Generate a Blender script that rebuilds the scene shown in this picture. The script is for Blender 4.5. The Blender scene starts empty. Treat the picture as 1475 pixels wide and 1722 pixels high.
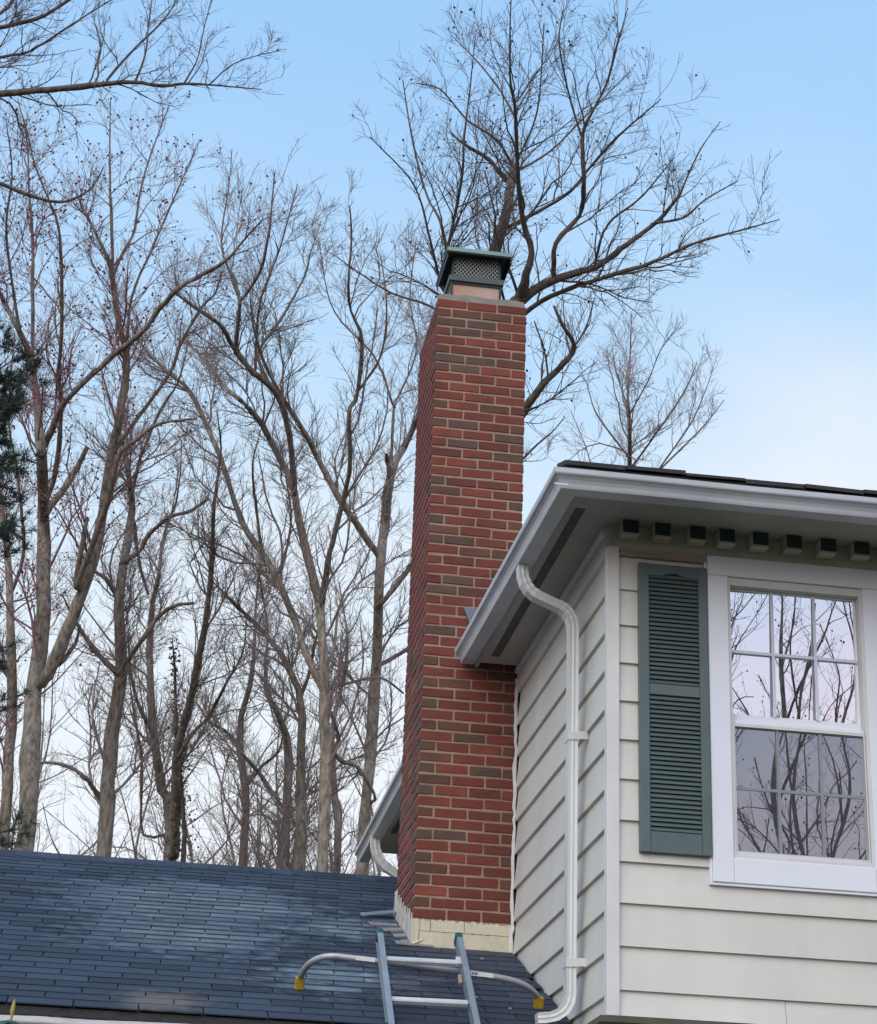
import bpy, math, random
import numpy as np
from mathutils import Vector, Matrix
R = math.radians
scene = bpy.context.scene
COL = scene.collection

# ------------------------------------------------------------------ camera
cam_d = bpy.data.cameras.new('camera')
cam = bpy.data.objects.new('camera', cam_d)
COL.objects.link(cam)
right, up, fwd = [Vector(((0.9869873, -0.1570493, 0.0345186))), Vector(((-0.0931343, -0.3833401, 0.9188995))), Vector(((0.1310802, 0.9101571, 0.3929785)))]
m = Matrix.Identity(4)
for i in range(3):
    m[i][0], m[i][1], m[i][2] = right[i], up[i], -fwd[i]
cam.matrix_world = m
cam_d.sensor_fit = 'VERTICAL'
cam_d.sensor_height = 24.0
cam_d.lens = 24.0 * 3352.99 / 1722.0
cam_d.clip_start, cam_d.clip_end = 0.05, 3000
scene.camera = cam

# ------------------------------------------------------------------ world, sun, exposure
SUN_EL, SUN_AZ = R(34), R(212)            # azimuth from +Y towards +X: veiled sun behind the camera, to the left
w = bpy.data.worlds.new('World')
scene.world = w
w.use_nodes = True
nt = w.node_tree
for n in list(nt.nodes): nt.nodes.remove(n)
def N(tree, typ, **kw):
    n = tree.nodes.new(typ)
    for k, v in kw.items():
        if k == 'inputs':
            for kk, vv in v.items(): n.inputs[kk].default_value = vv
        else: setattr(n, k, v)
    return n
sky = N(nt, 'ShaderNodeTexSky', sky_type='NISHITA', sun_disc=False, sun_elevation=SUN_EL, sun_rotation=SUN_AZ,
        air_density=1.0, dust_density=0.6, ozone_density=1.6)
tc = N(nt, 'ShaderNodeTexCoord')
sep = N(nt, 'ShaderNodeSeparateXYZ'); nt.links.new(tc.outputs['Generated'], sep.inputs[0])
SKS = 0.10                                  # background strength; the veil colours below are divided by it
def sky_ramp(stops):
    r = N(nt, 'ShaderNodeValToRGB'); r.color_ramp.interpolation = 'B_SPLINE'; el = r.color_ramp.elements
    for i, (p, c) in enumerate(stops):
        e = el[i] if i < 2 else el.new(p)
        e.position = p; e.color = (*c, 1)
    return r
# thin high veil over the blue: white low down, clear blue higher up
mp = N(nt, 'ShaderNodeMapping'); mp.inputs['Scale'].default_value = (1.3, 1.3, 3.0); mp.inputs['Location'].default_value = (0.35, 0.2, 0.6)
nt.links.new(tc.outputs['Generated'], mp.inputs[0])
no = N(nt, 'ShaderNodeTexNoise', inputs={'Scale': 1.7, 'Detail': 5.0, 'Roughness': 0.52}); nt.links.new(mp.outputs[0], no.inputs[0])
wob = N(nt, 'ShaderNodeMath', operation='MULTIPLY_ADD', inputs={1: -0.30, 2: 0.15}); nt.links.new(no.outputs[0], wob.inputs[0])
zz = N(nt, 'ShaderNodeMath', operation='ADD'); nt.links.new(sep.outputs[2], zz.inputs[0]); nt.links.new(wob.outputs[0], zz.inputs[1])
ramp = sky_ramp([(0.0, (1.0, 1.0, 1.0)), (0.20, (.94, .96, .99)), (0.33, (.82, .91, .98)), (0.44, (.53, .76, .99)), (0.60, (.35, .62, .98)), (1.0, (.30, .54, .92))])
nt.links.new(zz.outputs[0], ramp.inputs[0])
# the half of the sky behind the camera carries a soft pinkish cloud sheet
mry = N(nt, 'ShaderNodeMapRange', inputs={1: 0.35, 2: -0.75, 3: 0.0, 4: 1.0}); nt.links.new(sep.outputs[1], mry.inputs[0]); mry.interpolation_type = 'SMOOTHSTEP'
ramp2 = sky_ramp([(0.0, (.98, .84, .86)), (0.20, (1.0, .88, .98)), (0.30, (.60, .79, 1.0)), (0.7, (.62, .74, .96)), (1.0, (.5, .66, .94))])
nt.links.new(zz.outputs[0], ramp2.inputs[0])
m2 = N(nt, 'ShaderNodeMix', data_type='RGBA'); nt.links.new(mry.outputs[0], m2.inputs[0]); nt.links.new(ramp.outputs[0], m2.inputs[6]); nt.links.new(ramp2.outputs[0], m2.inputs[7])
# one soft bright cloud low over the right-hand roof
cd = N(nt, 'ShaderNodeVectorMath', operation='DISTANCE'); nt.links.new(tc.outputs['Generated'], cd.inputs[0]); cd.inputs[1].default_value = (0.322, 0.856, 0.404)
cn = N(nt, 'ShaderNodeMath', operation='MULTIPLY_ADD', inputs={1: -0.20}); nt.links.new(no.outputs[0], cn.inputs[0]); nt.links.new(cd.outputs['Value'], cn.inputs[2])
cr_ = N(nt, 'ShaderNodeMapRange', inputs={1: -0.10, 2: 0.005, 3: 0.55, 4: 0.0}); cr_.interpolation_type = 'SMOOTHSTEP'; nt.links.new(cn.outputs[0], cr_.inputs[0])
m3 = N(nt, 'ShaderNodeMix', data_type='RGBA'); nt.links.new(cr_.outputs[0], m3.inputs[0]); nt.links.new(m2.outputs[2], m3.inputs[6]); m3.inputs[7].default_value = (.93, .93, .97, 1); m2 = m3
sc_ = N(nt, 'ShaderNodeVectorMath', operation='SCALE'); sc_.inputs['Scale'].default_value = 0.86 / SKS; nt.links.new(m2.outputs[2], sc_.inputs[0])
mx = N(nt, 'ShaderNodeMix', data_type='RGBA', inputs={0: 0.9})
nt.links.new(sky.outputs[0], mx.inputs[6]); nt.links.new(sc_.outputs[0], mx.inputs[7])
bg = N(nt, 'ShaderNodeBackground', inputs={'Strength': SKS}); nt.links.new(mx.outputs[2], bg.inputs[0])
wo = N(nt, 'ShaderNodeOutputWorld'); nt.links.new(bg.outputs[0], wo.inputs[0])

sd = bpy.data.lights.new('sun', 'SUN'); sd.energy = 1.5; sd.angle = R(60); sd.color = (1.0, 0.965, 0.93)
sun = bpy.data.objects.new('sun', sd); COL.objects.link(sun)
sv = Vector((math.sin(SUN_AZ) * math.cos(SUN_EL), math.cos(SUN_AZ) * math.cos(SUN_EL), math.sin(SUN_EL)))
sun.rotation_euler = sv.to_track_quat('Z', 'Y').to_euler()
sun.location = (0, -20, 30)
vs = scene.view_settings
vs.view_transform = 'Standard'; vs.look = 'None'; vs.exposure = 0.32; vs.gamma = 1.0; vs.use_curve_mapping = False

# ------------------------------------------------------------------ helpers
def weather(m, lo, hi, scale, stretch=(1, 1, 1)):
    '''large soft stains that run across neighbouring pieces'''
    t = m.node_tree; b = t.nodes['Principled BSDF']; l = b.inputs['Base Color'].links[0]; src = l.from_socket
    g = N(t, 'ShaderNodeNewGeometry'); mp_ = N(t, 'ShaderNodeMapping'); mp_.inputs['Scale'].default_value = stretch; t.links.new(g.outputs['Position'], mp_.inputs[0])
    n = N(t, 'ShaderNodeTexNoise', inputs={'Scale': scale, 'Detail': 6.0, 'Roughness': 0.65}); t.links.new(mp_.outputs[0], n.inputs[0])
    r = N(t, 'ShaderNodeMapRange', inputs={1: 0.3, 2: 0.7, 3: lo, 4: hi}); t.links.new(n.outputs[0], r.inputs[0])
    h = N(t, 'ShaderNodeHueSaturation'); t.links.new(r.outputs[0], h.inputs['Value']); t.links.new(src, h.inputs['Color']); t.links.new(h.outputs[0], b.inputs['Base Color'])
    return m
def mat(name, c, rough=0.6, c2=None, scale=8.0, bump=0.0, bscale=40.0, metal=0.0, spec=0.5, rnd=0.0, stretch=(1, 1, 1), lo=0.35, hi=0.7, world=False, detail=5.0, rrange=None):
    m = bpy.data.materials.new(name); m.use_nodes = True
    t = m.node_tree; b = t.nodes['Principled BSDF']
    b.inputs['Roughness'].default_value = rough; b.inputs['Metallic'].default_value = metal
    b.inputs['Specular IOR Level'].default_value = spec
    b.inputs['Base Color'].default_value = (*c, 1)
    if world:
        g = N(t, 'ShaderNodeNewGeometry'); src = g.outputs['Position']
    else:
        g = N(t, 'ShaderNodeTexCoord'); src = g.outputs['Object']
    mpn = N(t, 'ShaderNodeMapping'); mpn.inputs['Scale'].default_value = stretch
    t.links.new(src, mpn.inputs[0])
    oi = N(t, 'ShaderNodeObjectInfo')
    if not world:
        mul = N(t, 'ShaderNodeMath', operation='MULTIPLY', inputs={1: 37.0}); t.links.new(oi.outputs['Random'], mul.inputs[0])
        t.links.new(mul.outputs[0], mpn.inputs['Location'])
    col = None
    if c2 is not None:
        n = N(t, 'ShaderNodeTexNoise', inputs={'Scale': scale, 'Detail': detail, 'Roughness': 0.62}); t.links.new(mpn.outputs[0], n.inputs[0])
        r = N(t, 'ShaderNodeMapRange', inputs={1: lo, 2: hi}); t.links.new(n.outputs[0], r.inputs[0])
        x = N(t, 'ShaderNodeMix', data_type='RGBA'); x.inputs[6].default_value = (*c, 1); x.inputs[7].default_value = (*c2, 1)
        t.links.new(r.outputs[0], x.inputs[0]); col = x.outputs[2]
        if rrange:
            r3 = N(t, 'ShaderNodeMapRange', inputs={1: lo, 2: hi, 3: rrange[0], 4: rrange[1]}); t.links.new(n.outputs[0], r3.inputs[0])
            t.links.new(r3.outputs[0], b.inputs['Roughness'])
    if rnd:
        h = N(t, 'ShaderNodeHueSaturation')
        r2 = N(t, 'ShaderNodeMapRange', inputs={1: 0.0, 2: 1.0, 3: 1 - rnd, 4: 1 + rnd}); t.links.new(oi.outputs['Random'], r2.inputs[0])
        t.links.new(r2.outputs[0], h.inputs['Value'])
        if col: t.links.new(col, h.inputs['Color'])
        else: h.inputs['Color'].default_value = (*c, 1)
        col = h.outputs[0]
    if col: t.links.new(col, b.inputs['Base Color'])
    if bump:
        n2 = N(t, 'ShaderNodeTexNoise', inputs={'Scale': bscale, 'Detail': 6.0, 'Roughness': 0.65}); t.links.new(mpn.outputs[0], n2.inputs[0])
        bp = N(t, 'ShaderNodeBump', inputs={'Strength': bump, 'Distance': 0.01}); t.links.new(n2.outputs[0], bp.inputs['Height'])
        t.links.new(bp.outputs[0], b.inputs['Normal'])
    return m

def tag(o, label=None, cat=None, group=None, kind=None):
    if label: o['label'] = label
    if cat: o['category'] = cat
    if group: o['group'] = group
    if kind: o['kind'] = kind
    return o
def empty(name, loc=(0, 0, 0), label=None, cat=None, group=None, parent=None):
    o = bpy.data.objects.new(name, None); COL.objects.link(o); o.location = loc
    o.empty_display_size = 0.1
    if parent: o.parent = parent
    return tag(o, label, cat, group)
def link(name, me, parent=None, loc=None, kind=None):
    """link a mesh object; loc is a world position, parents are unrotated empties or meshes at known origins"""
    o = bpy.data.objects.new(name, me); COL.objects.link(o)
    o.location = loc if loc is not None else (0, 0, 0)
    if parent is not None:
        o.parent = parent
        o.location = Vector(o.location) - world_loc(parent)
    if kind: o['kind'] = kind
    return o
def world_loc(o):
    v = Vector(o.location)
    while o.parent is not None:
        o = o.parent; v = v + Vector(o.location)
    return v

class MB:
    def __init__(s): s.v = []; s.f = []; s.smooth = False
    def add(s, vs, fs):
        n = len(s.v); s.v += [tuple(x) for x in vs]; s.f += [tuple(i + n for i in f) for f in fs]
        return s
    def box(s, a, b, ch=0.0):
        x0, y0, z0 = [min(p, q) for p, q in zip(a, b)]; x1, y1, z1 = [max(p, q) for p, q in zip(a, b)]
        if ch <= 0:
            s.add([(x0,y0,z0),(x1,y0,z0),(x1,y1,z0),(x0,y1,z0),(x0,y0,z1),(x1,y0,z1),(x1,y1,z1),(x0,y1,z1)],
                  [(3,2,1,0),(4,5,6,7),(0,1,5,4),(1,2,6,5),(2,3,7,6),(3,0,4,7)])
        else:
            vs, idx = [], {}
            for i, x in enumerate((x0, x1)):
                for j, y in enumerate((y0, y1)):
                    for k, z in enumerate((z0, z1)):
                        sx, sy, sz = [(1 if q == 0 else -1) * ch for q in (i, j, k)]
                        idx[i,j,k] = len(vs)
                        vs += [(x, y + sy, z + sz), (x + sx, y, z + sz), (x + sx, y + sy, z)]
            fs = []
            I = lambda i, j, k, a: idx[i, j, k] + a
            for i in (0, 1):
                q = [I(i,0,0,0), I(i,1,0,0), I(i,1,1,0), I(i,0,1,0)]; fs.append(q if i else q[::-1])
                q = [I(0,i,0,1), I(1,i,0,1), I(1,i,1,1), I(0,i,1,1)]; fs.append(q[::-1] if i else q)
                q = [I(0,0,i,2), I(1,0,i,2), I(1,1,i,2), I(0,1,i,2)]; fs.append(q if i else q[::-1])
            for i in (0, 1):
                for j in (0, 1):
                    f = 1 if (i + j) % 2 == 0 else -1
                    fs.append([I(i,j,0,0), I(i,j,1,0), I(i,j,1,1), I(i,j,0,1)][::-f])
                    fs.append([I(i,0,j,0), I(i,1,j,0), I(i,1,j,2), I(i,0,j,2)][::f])
                    fs.append([I(0,i,j,1), I(1,i,j,1), I(1,i,j,2), I(0,i,j,2)][::-f])
                    for k in (0, 1):
                        q = [I(i,j,k,0), I(i,j,k,1), I(i,j,k,2)]
                        fs.append(q if (i + j + k) % 2 == 0 else q[::-1])
            s.add(vs, fs)
        return s
    def prism(s, poly, d0, d1, axis=0):
        """poly: 2-D points in the plane of the two other axes (x: (y,z), y: (x,z), z: (x,y)), extruded from d0 to d1"""
        def P(u, v, d):
            return (d, u, v) if axis == 0 else (u, d, v) if axis == 1 else (u, v, d)
        n = len(poly)
        vs = [P(u, v, d0) for u, v in poly] + [P(u, v, d1) for u, v in poly]
        fs = [tuple(range(n))[::-1], tuple(range(n, 2 * n))] + [(i, (i + 1) % n, (i + 1) % n + n, i + n) for i in range(n)]
        return s.add(vs, fs)
    def tube(s, pts, rad, sides=8, cap=True, sq=None):
        """round tube, or a rectangular one with half sizes sq=(a,b) where a lies along the side vector"""
        pts = [Vector(p) for p in pts]; n = len(pts)
        ref = Vector((0, 0, 1)) if abs((pts[-1] - pts[0]).normalized().z) < 0.8 else Vector((0, 1, 0))
        rows = []
        for i, p in enumerate(pts):
            t = (pts[min(i + 1, n - 1)] - pts[max(i - 1, 0)]).normalized()
            a = t.cross(ref).normalized(); b = a.cross(t).normalized()
            r = rad[i] if isinstance(rad, (list, tuple)) else rad
            if sq:
                rows.append([p + a * sa * sq[0] + b * sb * sq[1] for sa, sb in ((-1,-1),(1,-1),(1,1),(-1,1))])
            else:
                rows.append([p + (a * math.cos(2*math.pi*k/sides) + b * math.sin(2*math.pi*k/sides)) * r for k in range(sides)])
        S = len(rows[0]); vs = [v for r in rows for v in r]; fs = []
        for i in range(n - 1):
            for k in range(S):
                fs.append((i*S + k, i*S + (k+1) % S, (i+1)*S + (k+1) % S, (i+1)*S + k))
        if cap: fs += [tuple(range(S))[::-1], tuple(range((n-1)*S, n*S))]
        return s.add(vs, fs)
    def mesh(s, name, m, org=(0, 0, 0), smooth=False):
        me = bpy.data.meshes.new(name)
        o = Vector(org)
        me.from_pydata([tuple(Vector(v) - o) for v in s.v], [], s.f); me.update()
        for mm in (m if isinstance(m, (list, tuple)) else [m]): me.materials.append(mm)
        import bmesh
        bm = bmesh.new(); bm.from_mesh(me); bmesh.ops.recalc_face_normals(bm, faces=bm.faces); bm.to_mesh(me); bm.free()
        if smooth: me.polygons.foreach_set('use_smooth', [True] * len(me.polygons))
        return me
    def build(s, name, m, parent=None, org=None, smooth=False, kind=None):
        if org is None:
            a = np.array(s.v); org = tuple((a.min(0) + a.max(0)) / 2)
        return link(name, s.mesh(name, m, org, smooth), parent, org, kind)
def box(name, a, b, m, parent=None, ch=0.0, kind=None):
    return MB().box(a, b, ch).build(name, m, parent, kind=kind)

# ------------------------------------------------------------------ materials
M = {}
M['ground'] = mat('ground', (0.09, 0.075, 0.05), 0.95, (0.05, 0.06, 0.03), scale=0.8, bump=0.4, bscale=6, world=True)
M['siding'] = mat('siding_paint', (0.70, 0.67, 0.605), 0.5, (0.62, 0.595, 0.545), scale=1.6, bump=0.05, bscale=60, stretch=(0.5, 0.5, 2.5), rnd=0.025, world=False, lo=0.25, hi=0.8)
M['trim'] = mat('trim_paint', (0.70, 0.69, 0.67), 0.5, (0.58, 0.565, 0.53), scale=2.5, bump=0.04, bscale=50, lo=0.4, hi=0.85)
weather(M['siding'], .90, 1.05, 3.0, (1, 1, .25)); weather(M['trim'], .90, 1.05, 3.0, (1, 1, .3))
M['white'] = mat('white_window_vinyl', (0.78, 0.79, 0.84), 0.4, (0.70, 0.71, 0.76), scale=2, lo=0.4, hi=0.9)
M['cream'] = mat('cream_old_paint', (0.52, 0.48, 0.40), 0.6, (0.40, 0.36, 0.28), scale=3, bump=0.08, bscale=40)
M['soffit'] = mat('soffit_shaded_paint', (0.42, 0.40, 0.36), 0.65, (0.33, 0.315, 0.28), scale=2.2, bump=0.03)  # same paint as the house, darkened: eave shade put into the colour
M['gutter'] = mat('gutter_aluminium', (0.50, 0.51, 0.545), 0.38, (0.37, 0.375, 0.39), scale=3.0, stretch=(1, 1, 4), lo=0.4, hi=0.8, bump=0.02, bscale=12)
M['fascia'] = mat('fascia_grey', (0.30, 0.31, 0.33), 0.5, (0.22, 0.22, 0.24), scale=3)
M['vent'] = mat('vent_dark', (0.11, 0.11, 0.10), 0.8, (0.055, 0.055, 0.05), scale=30)
M['underside'] = mat('old_brown_paint', (0.11, 0.095, 0.07), 0.8, (0.07, 0.06, 0.045), scale=5)
M['dark'] = mat('dark_void', (0.015, 0.014, 0.013), 0.9)
M['wood'] = mat('weathered_wood', (0.30, 0.22, 0.17), 0.8, (0.42, 0.34, 0.28), scale=6, stretch=(1, 8, 20), bump=0.1)
M['green'] = mat('shutter_green', (0.084, 0.116, 0.114), 0.45, (0.102, 0.136, 0.134), scale=5, bump=0.04, bscale=70, rnd=0.04)
M['dgreen'] = mat('dentil_green', (0.010, 0.032, 0.030), 0.4, (0.018, 0.045, 0.04), scale=10)
M['capgreen'] = mat('cap_dark_green', (0.008, 0.018, 0.017), 0.5, (0.014, 0.028, 0.025), scale=6)
M['capedge'] = mat('cap_green_lit', (0.24, 0.36, 0.30), 0.45, (0.18, 0.28, 0.24), scale=14)  # paler copy of the cap green: light on the lid edge put into colour
M['capband'] = mat('cap_grey_band', (0.075, 0.09, 0.09), 0.45, (0.055, 0.065, 0.065), scale=9)
M['meshwire'] = mat('expanded_metal', (0.46, 0.48, 0.48), 0.45, metal=0.0)
M['mortar'] = mat('mortar', (0.385, 0.270, 0.195), 0.9, (0.255, 0.172, 0.120), scale=12, bump=0.35, bscale=90, lo=0.3, hi=0.75)
RB = dict(rough=0.82, scale=11, bump=0.5, bscale=95, rnd=0.13, lo=0.3, hi=0.75)
M['brick_red'] = mat('brick_red', (0.208, 0.044, 0.028), c2=(0.148, 0.036, 0.026), **RB)
M['brick_bright'] = mat('brick_bright', (0.238, 0.053, 0.032), c2=(0.170, 0.043, 0.029), **RB)
M['brick_deep'] = mat('brick_deep', (0.165, 0.038, 0.026), c2=(0.115, 0.033, 0.024), **RB)
M['brick_brown'] = mat('brick_brown', (0.155, 0.055, 0.035), c2=(0.105, 0.048, 0.033), **RB)
M['brick_grey'] = mat('brick_grey', (0.092, 0.057, 0.043), c2=(0.135, 0.066, 0.044), **RB)
for k_ in ('brick_red', 'brick_bright', 'brick_deep', 'brick_brown', 'brick_grey', 'mortar'): weather(M[k_], .78, 1.14, 2.6)
M['crown'] = mat('crown_mortar', (0.27, 0.24, 0.20), 0.95, (0.16, 0.15, 0.13), scale=9, bump=0.5, bscale=40)
M['flue'] = mat('flue_clay', (0.46, 0.24, 0.17), 0.85, (0.50, 0.40, 0.35), scale=5, bump=0.3, bscale=30)
M['stucco'] = mat('painted_masonry', (0.66, 0.59, 0.45), 0.8, (0.52, 0.45, 0.32), scale=5, bump=0.45, bscale=28, lo=0.45, hi=0.8)
M['caulk'] = mat('white_caulk', (0.78, 0.78, 0.77), 0.5, (0.62, 0.6, 0.56), scale=14, bump=0.3)
M['flash'] = mat('painted_flashing', (0.62, 0.60, 0.55), 0.5, (0.42, 0.38, 0.32), scale=9, bump=0.1)
M['bluemetal'] = mat('grey_metal_flashing', (0.17, 0.20, 0.24), 0.45, (0.12, 0.14, 0.17), scale=7)
M['pinkshingle'] = mat('raw_shingle_edge', (0.30, 0.26, 0.25), 0.9, (0.2, 0.17, 0.17), scale=20)
M['mossy'] = mat('mossy_board', (0.24, 0.21, 0.18), 0.9, (0.05, 0.048, 0.04), scale=16, bump=0.4, bscale=50, lo=0.4, hi=0.62)
M['oldwhite'] = mat('weathered_white_gutter', (0.60, 0.60, 0.60), 0.5, (0.40, 0.38, 0.35), scale=7, stretch=(1, 1, 6), lo=0.45, hi=0.75)
M['alu'] = mat('ladder_aluminium', (0.68, 0.69, 0.71), 0.35, (0.55, 0.56, 0.58), scale=10, metal=0.2)
M['bar'] = mat('stabilizer_aluminium', (0.46, 0.46, 0.465), 0.4, (0.36, 0.36, 0.365), scale=10, metal=0.3)
M['rail'] = mat('ladder_rail', (0.31, 0.36, 0.40), 0.38, (0.24, 0.28, 0.32), scale=8, metal=0.35)
M['capend'] = mat('ladder_end_cap', (0.008, 0.085, 0.065), 0.5)
M['yellow'] = mat('yellow_rubber', (0.42, 0.27, 0.012), 0.6, (0.26, 0.16, 0.01), scale=30)
M['sticker'] = mat('white_sticker', (0.72, 0.70, 0.70), 0.4, (0.62, 0.58, 0.58), scale=30)
M['red'] = mat('red_print', (0.38, 0.07, 0.07), 0.5)
M['dprint'] = mat('dark_print', (0.06, 0.055, 0.06), 0.5)
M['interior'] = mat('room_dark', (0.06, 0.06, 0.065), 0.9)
M['grille'] = mat('grille_white', (0.62, 0.67, 0.72), 0.4)
M['downspout'] = mat('downspout_white', (0.66, 0.66, 0.64), 0.35, (0.55, 0.55, 0.52), scale=6, stretch=(1, 1, 0.3), lo=0.4, hi=0.8)

def shingle_mat():
    m = bpy.data.materials.new('asphalt_shingle'); m.use_nodes = True
    t = m.node_tree; b = t.nodes['Principled BSDF']
    g = N(t, 'ShaderNodeNewGeometry')
    n = N(t, 'ShaderNodeTexNoise', inputs={'Scale': 1.15, 'Detail': 3.0, 'Roughness': 0.5}); t.links.new(g.outputs['Position'], n.inputs[0])
    n2 = N(t, 'ShaderNodeTexNoise', inputs={'Scale': 170.0, 'Detail': 3.0}); t.links.new(g.outputs['Position'], n2.inputs[0])
    n3 = N(t, 'ShaderNodeTexNoise', inputs={'Scale': 9.0, 'Detail': 4.0}); t.links.new(g.outputs['Position'], n3.inputs[0])
    oi = N(t, 'ShaderNodeObjectInfo')
    x = N(t, 'ShaderNodeMix', data_type='RGBA'); x.inputs[6].default_value = (0.018, 0.024, 0.037, 1); x.inputs[7].default_value = (0.060, 0.076, 0.107, 1)
    t.links.new(n2.outputs[0], x.inputs[0])
    h = N(t, 'ShaderNodeHueSaturation'); t.links.new(x.outputs[2], h.inputs['Color'])
    r2 = N(t, 'ShaderNodeMapRange', inputs={1: 0.0, 2: 1.0, 3: 0.62, 4: 1.4}); t.links.new(oi.outputs['Random'], r2.inputs[0]); t.links.new(r2.outputs[0], h.inputs['Value'])
    sd_ = N(t, 'ShaderNodeVectorMath', operation='DISTANCE'); t.links.new(g.outputs['Position'], sd_.inputs[0]); sd_.inputs[1].default_value = (0.16, 9.80, 1.55)
    sn = N(t, 'ShaderNodeMath', operation='MULTIPLY_ADD', inputs={1: 0.35}); t.links.new(n3.outputs[0], sn.inputs[0]); t.links.new(sd_.outputs['Value'], sn.inputs[2])
    sm = N(t, 'ShaderNodeMapRange', inputs={1: 0.25, 2: 0.46, 3: 0.75, 4: 0.0}); t.links.new(sn.outputs[0], sm.inputs[0])
    sx_ = N(t, 'ShaderNodeMix', data_type='RGBA'); t.links.new(sm.outputs[0], sx_.inputs[0]); t.links.new(h.outputs[0], sx_.inputs[6]); sx_.inputs[7].default_value = (0.17, 0.15, 0.125, 1)
    t.links.new(sx_.outputs[2], b.inputs['Base Color'])
    # smoother, more specular patches set in for the wet sheen
    def spot(c, rad):
        d = N(t, 'ShaderNodeVectorMath', operation='DISTANCE'); t.links.new(g.outputs['Position'], d.inputs[0]); d.inputs[1].default_value = c
        nz = N(t, 'ShaderNodeMath', operation='MULTIPLY_ADD', inputs={1: 1.1}); t.links.new(n3.outputs[0], nz.inputs[0]); t.links.new(d.outputs['Value'], nz.inputs[2])
        q = N(t, 'ShaderNodeMapRange', inputs={1: rad * 0.45 + 0.5, 2: rad + 0.62, 3: 1.0, 4: 0.0}); t.links.new(nz.outputs[0], q.inputs[0])
        return q.outputs[0]
    acc = None
    for c, rad in SPOTS:
        s = spot(c, rad)
        if acc is None: acc = s
        else:
            mxn = N(t, 'ShaderNodeMath', operation='MAXIMUM'); t.links.new(acc, mxn.inputs[0]); t.links.new(s, mxn.inputs[1]); acc = mxn.outputs[0]
    pr_ = N(t, 'ShaderNodeMapRange', inputs={1: 0.0, 2: 1.0, 3: 0.55, 4: 1.15}); t.links.new(oi.outputs['Random'], pr_.inputs[0])
    am = N(t, 'ShaderNodeMath', operation='MULTIPLY', use_clamp=True); t.links.new(acc, am.inputs[0]); t.links.new(pr_.outputs[0], am.inputs[1]); acc = am.outputs[0]
    rr = N(t, 'ShaderNodeMapRange', inputs={1: 0.0, 2: 1.0, 3: ROUGH[0], 4: ROUGH[1]}); t.links.new(acc, rr.inputs[0])
    ra = N(t, 'ShaderNodeMath', operation='MULTIPLY_ADD', inputs={1: 0.10}); t.links.new(n.outputs[0], ra.inputs[0]); t.links.new(rr.outputs[0], ra.inputs[2])
    t.links.new(ra.outputs[0], b.inputs['Roughness'])
    sp = N(t, 'ShaderNodeMapRange', inputs={1: 0.0, 2: 1.0, 3: 0.16, 4: 2.6}); t.links.new(acc, sp.inputs[0])
    t.links.new(sp.outputs[0], b.inputs['Specular IOR Level'])
    bp = N(t, 'ShaderNodeBump', inputs={'Strength': 0.25, 'Distance': 0.003}); bs = N(t, 'ShaderNodeMapRange', inputs={1: 0.0, 2: 1.0, 3: 0.25, 4: 0.05}); t.links.new(acc, bs.inputs[0]); t.links.new(bs.outputs[0], bp.inputs['Strength']); t.links.new(n2.outputs[0], bp.inputs['Height']); t.links.new(bp.outputs[0], b.inputs['Normal'])
    return m
SPOTS = [((0.35, 12.3, 2.54), 0.85), ((0.25, 11.4, 2.18), 0.62), ((1.25, 11.9, 2.38), 0.35), ((1.1, 10.5, 1.82), 0.40)]
ROUGH = (0.56, 0.06)
M['shingle'] = shingle_mat()
M['shingle_dark'] = mat('shingle_underside', (0.022, 0.020, 0.020), 0.8, (0.045, 0.04, 0.04), scale=50, bump=0.3)

def glass_mat(name, refl, tint, rough=0.0):
    m = bpy.data.materials.new(name); m.use_nodes = True
    t = m.node_tree
    for n in list(t.nodes): t.nodes.remove(n)
    gl = N(t, 'ShaderNodeBsdfGlossy', inputs={'Color': (*tint, 1), 'Roughness': rough})
    tr = N(t, 'ShaderNodeBsdfTransparent', inputs={'Color': (0.9, 0.95, 0.95, 1)})
    x = N(t, 'ShaderNodeMixShader', inputs={0: refl}); o = N(t, 'ShaderNodeOutputMaterial')
    t.links.new(tr.outputs[0], x.inputs[1]); t.links.new(gl.outputs[0], x.inputs[2]); t.links.new(x.outputs[0], o.inputs[0])
    return m
M['glass'] = glass_mat('coated_glass', 0.82, (0.98, 0.96, 1.0))
def screen_mat():
    m = bpy.data.materials.new('insect_screen'); m.use_nodes = True
    t = m.node_tree
    for n in list(t.nodes): t.nodes.remove(n)
    df = N(t, 'ShaderNodeBsdfDiffuse', inputs={'Color': (0.09, 0.09, 0.095, 1)})
    tr = N(t, 'ShaderNodeBsdfTransparent', inputs={'Color': (1, 1, 1, 1)})
    x = N(t, 'ShaderNodeMixShader', inputs={0: 0.40}); o = N(t, 'ShaderNodeOutputMaterial')
    t.links.new(tr.outputs[0], x.inputs[1]); t.links.new(df.outputs[0], x.inputs[2]); t.links.new(x.outputs[0], o.inputs[0])
    return m
M['screen'] = screen_mat()

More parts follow.
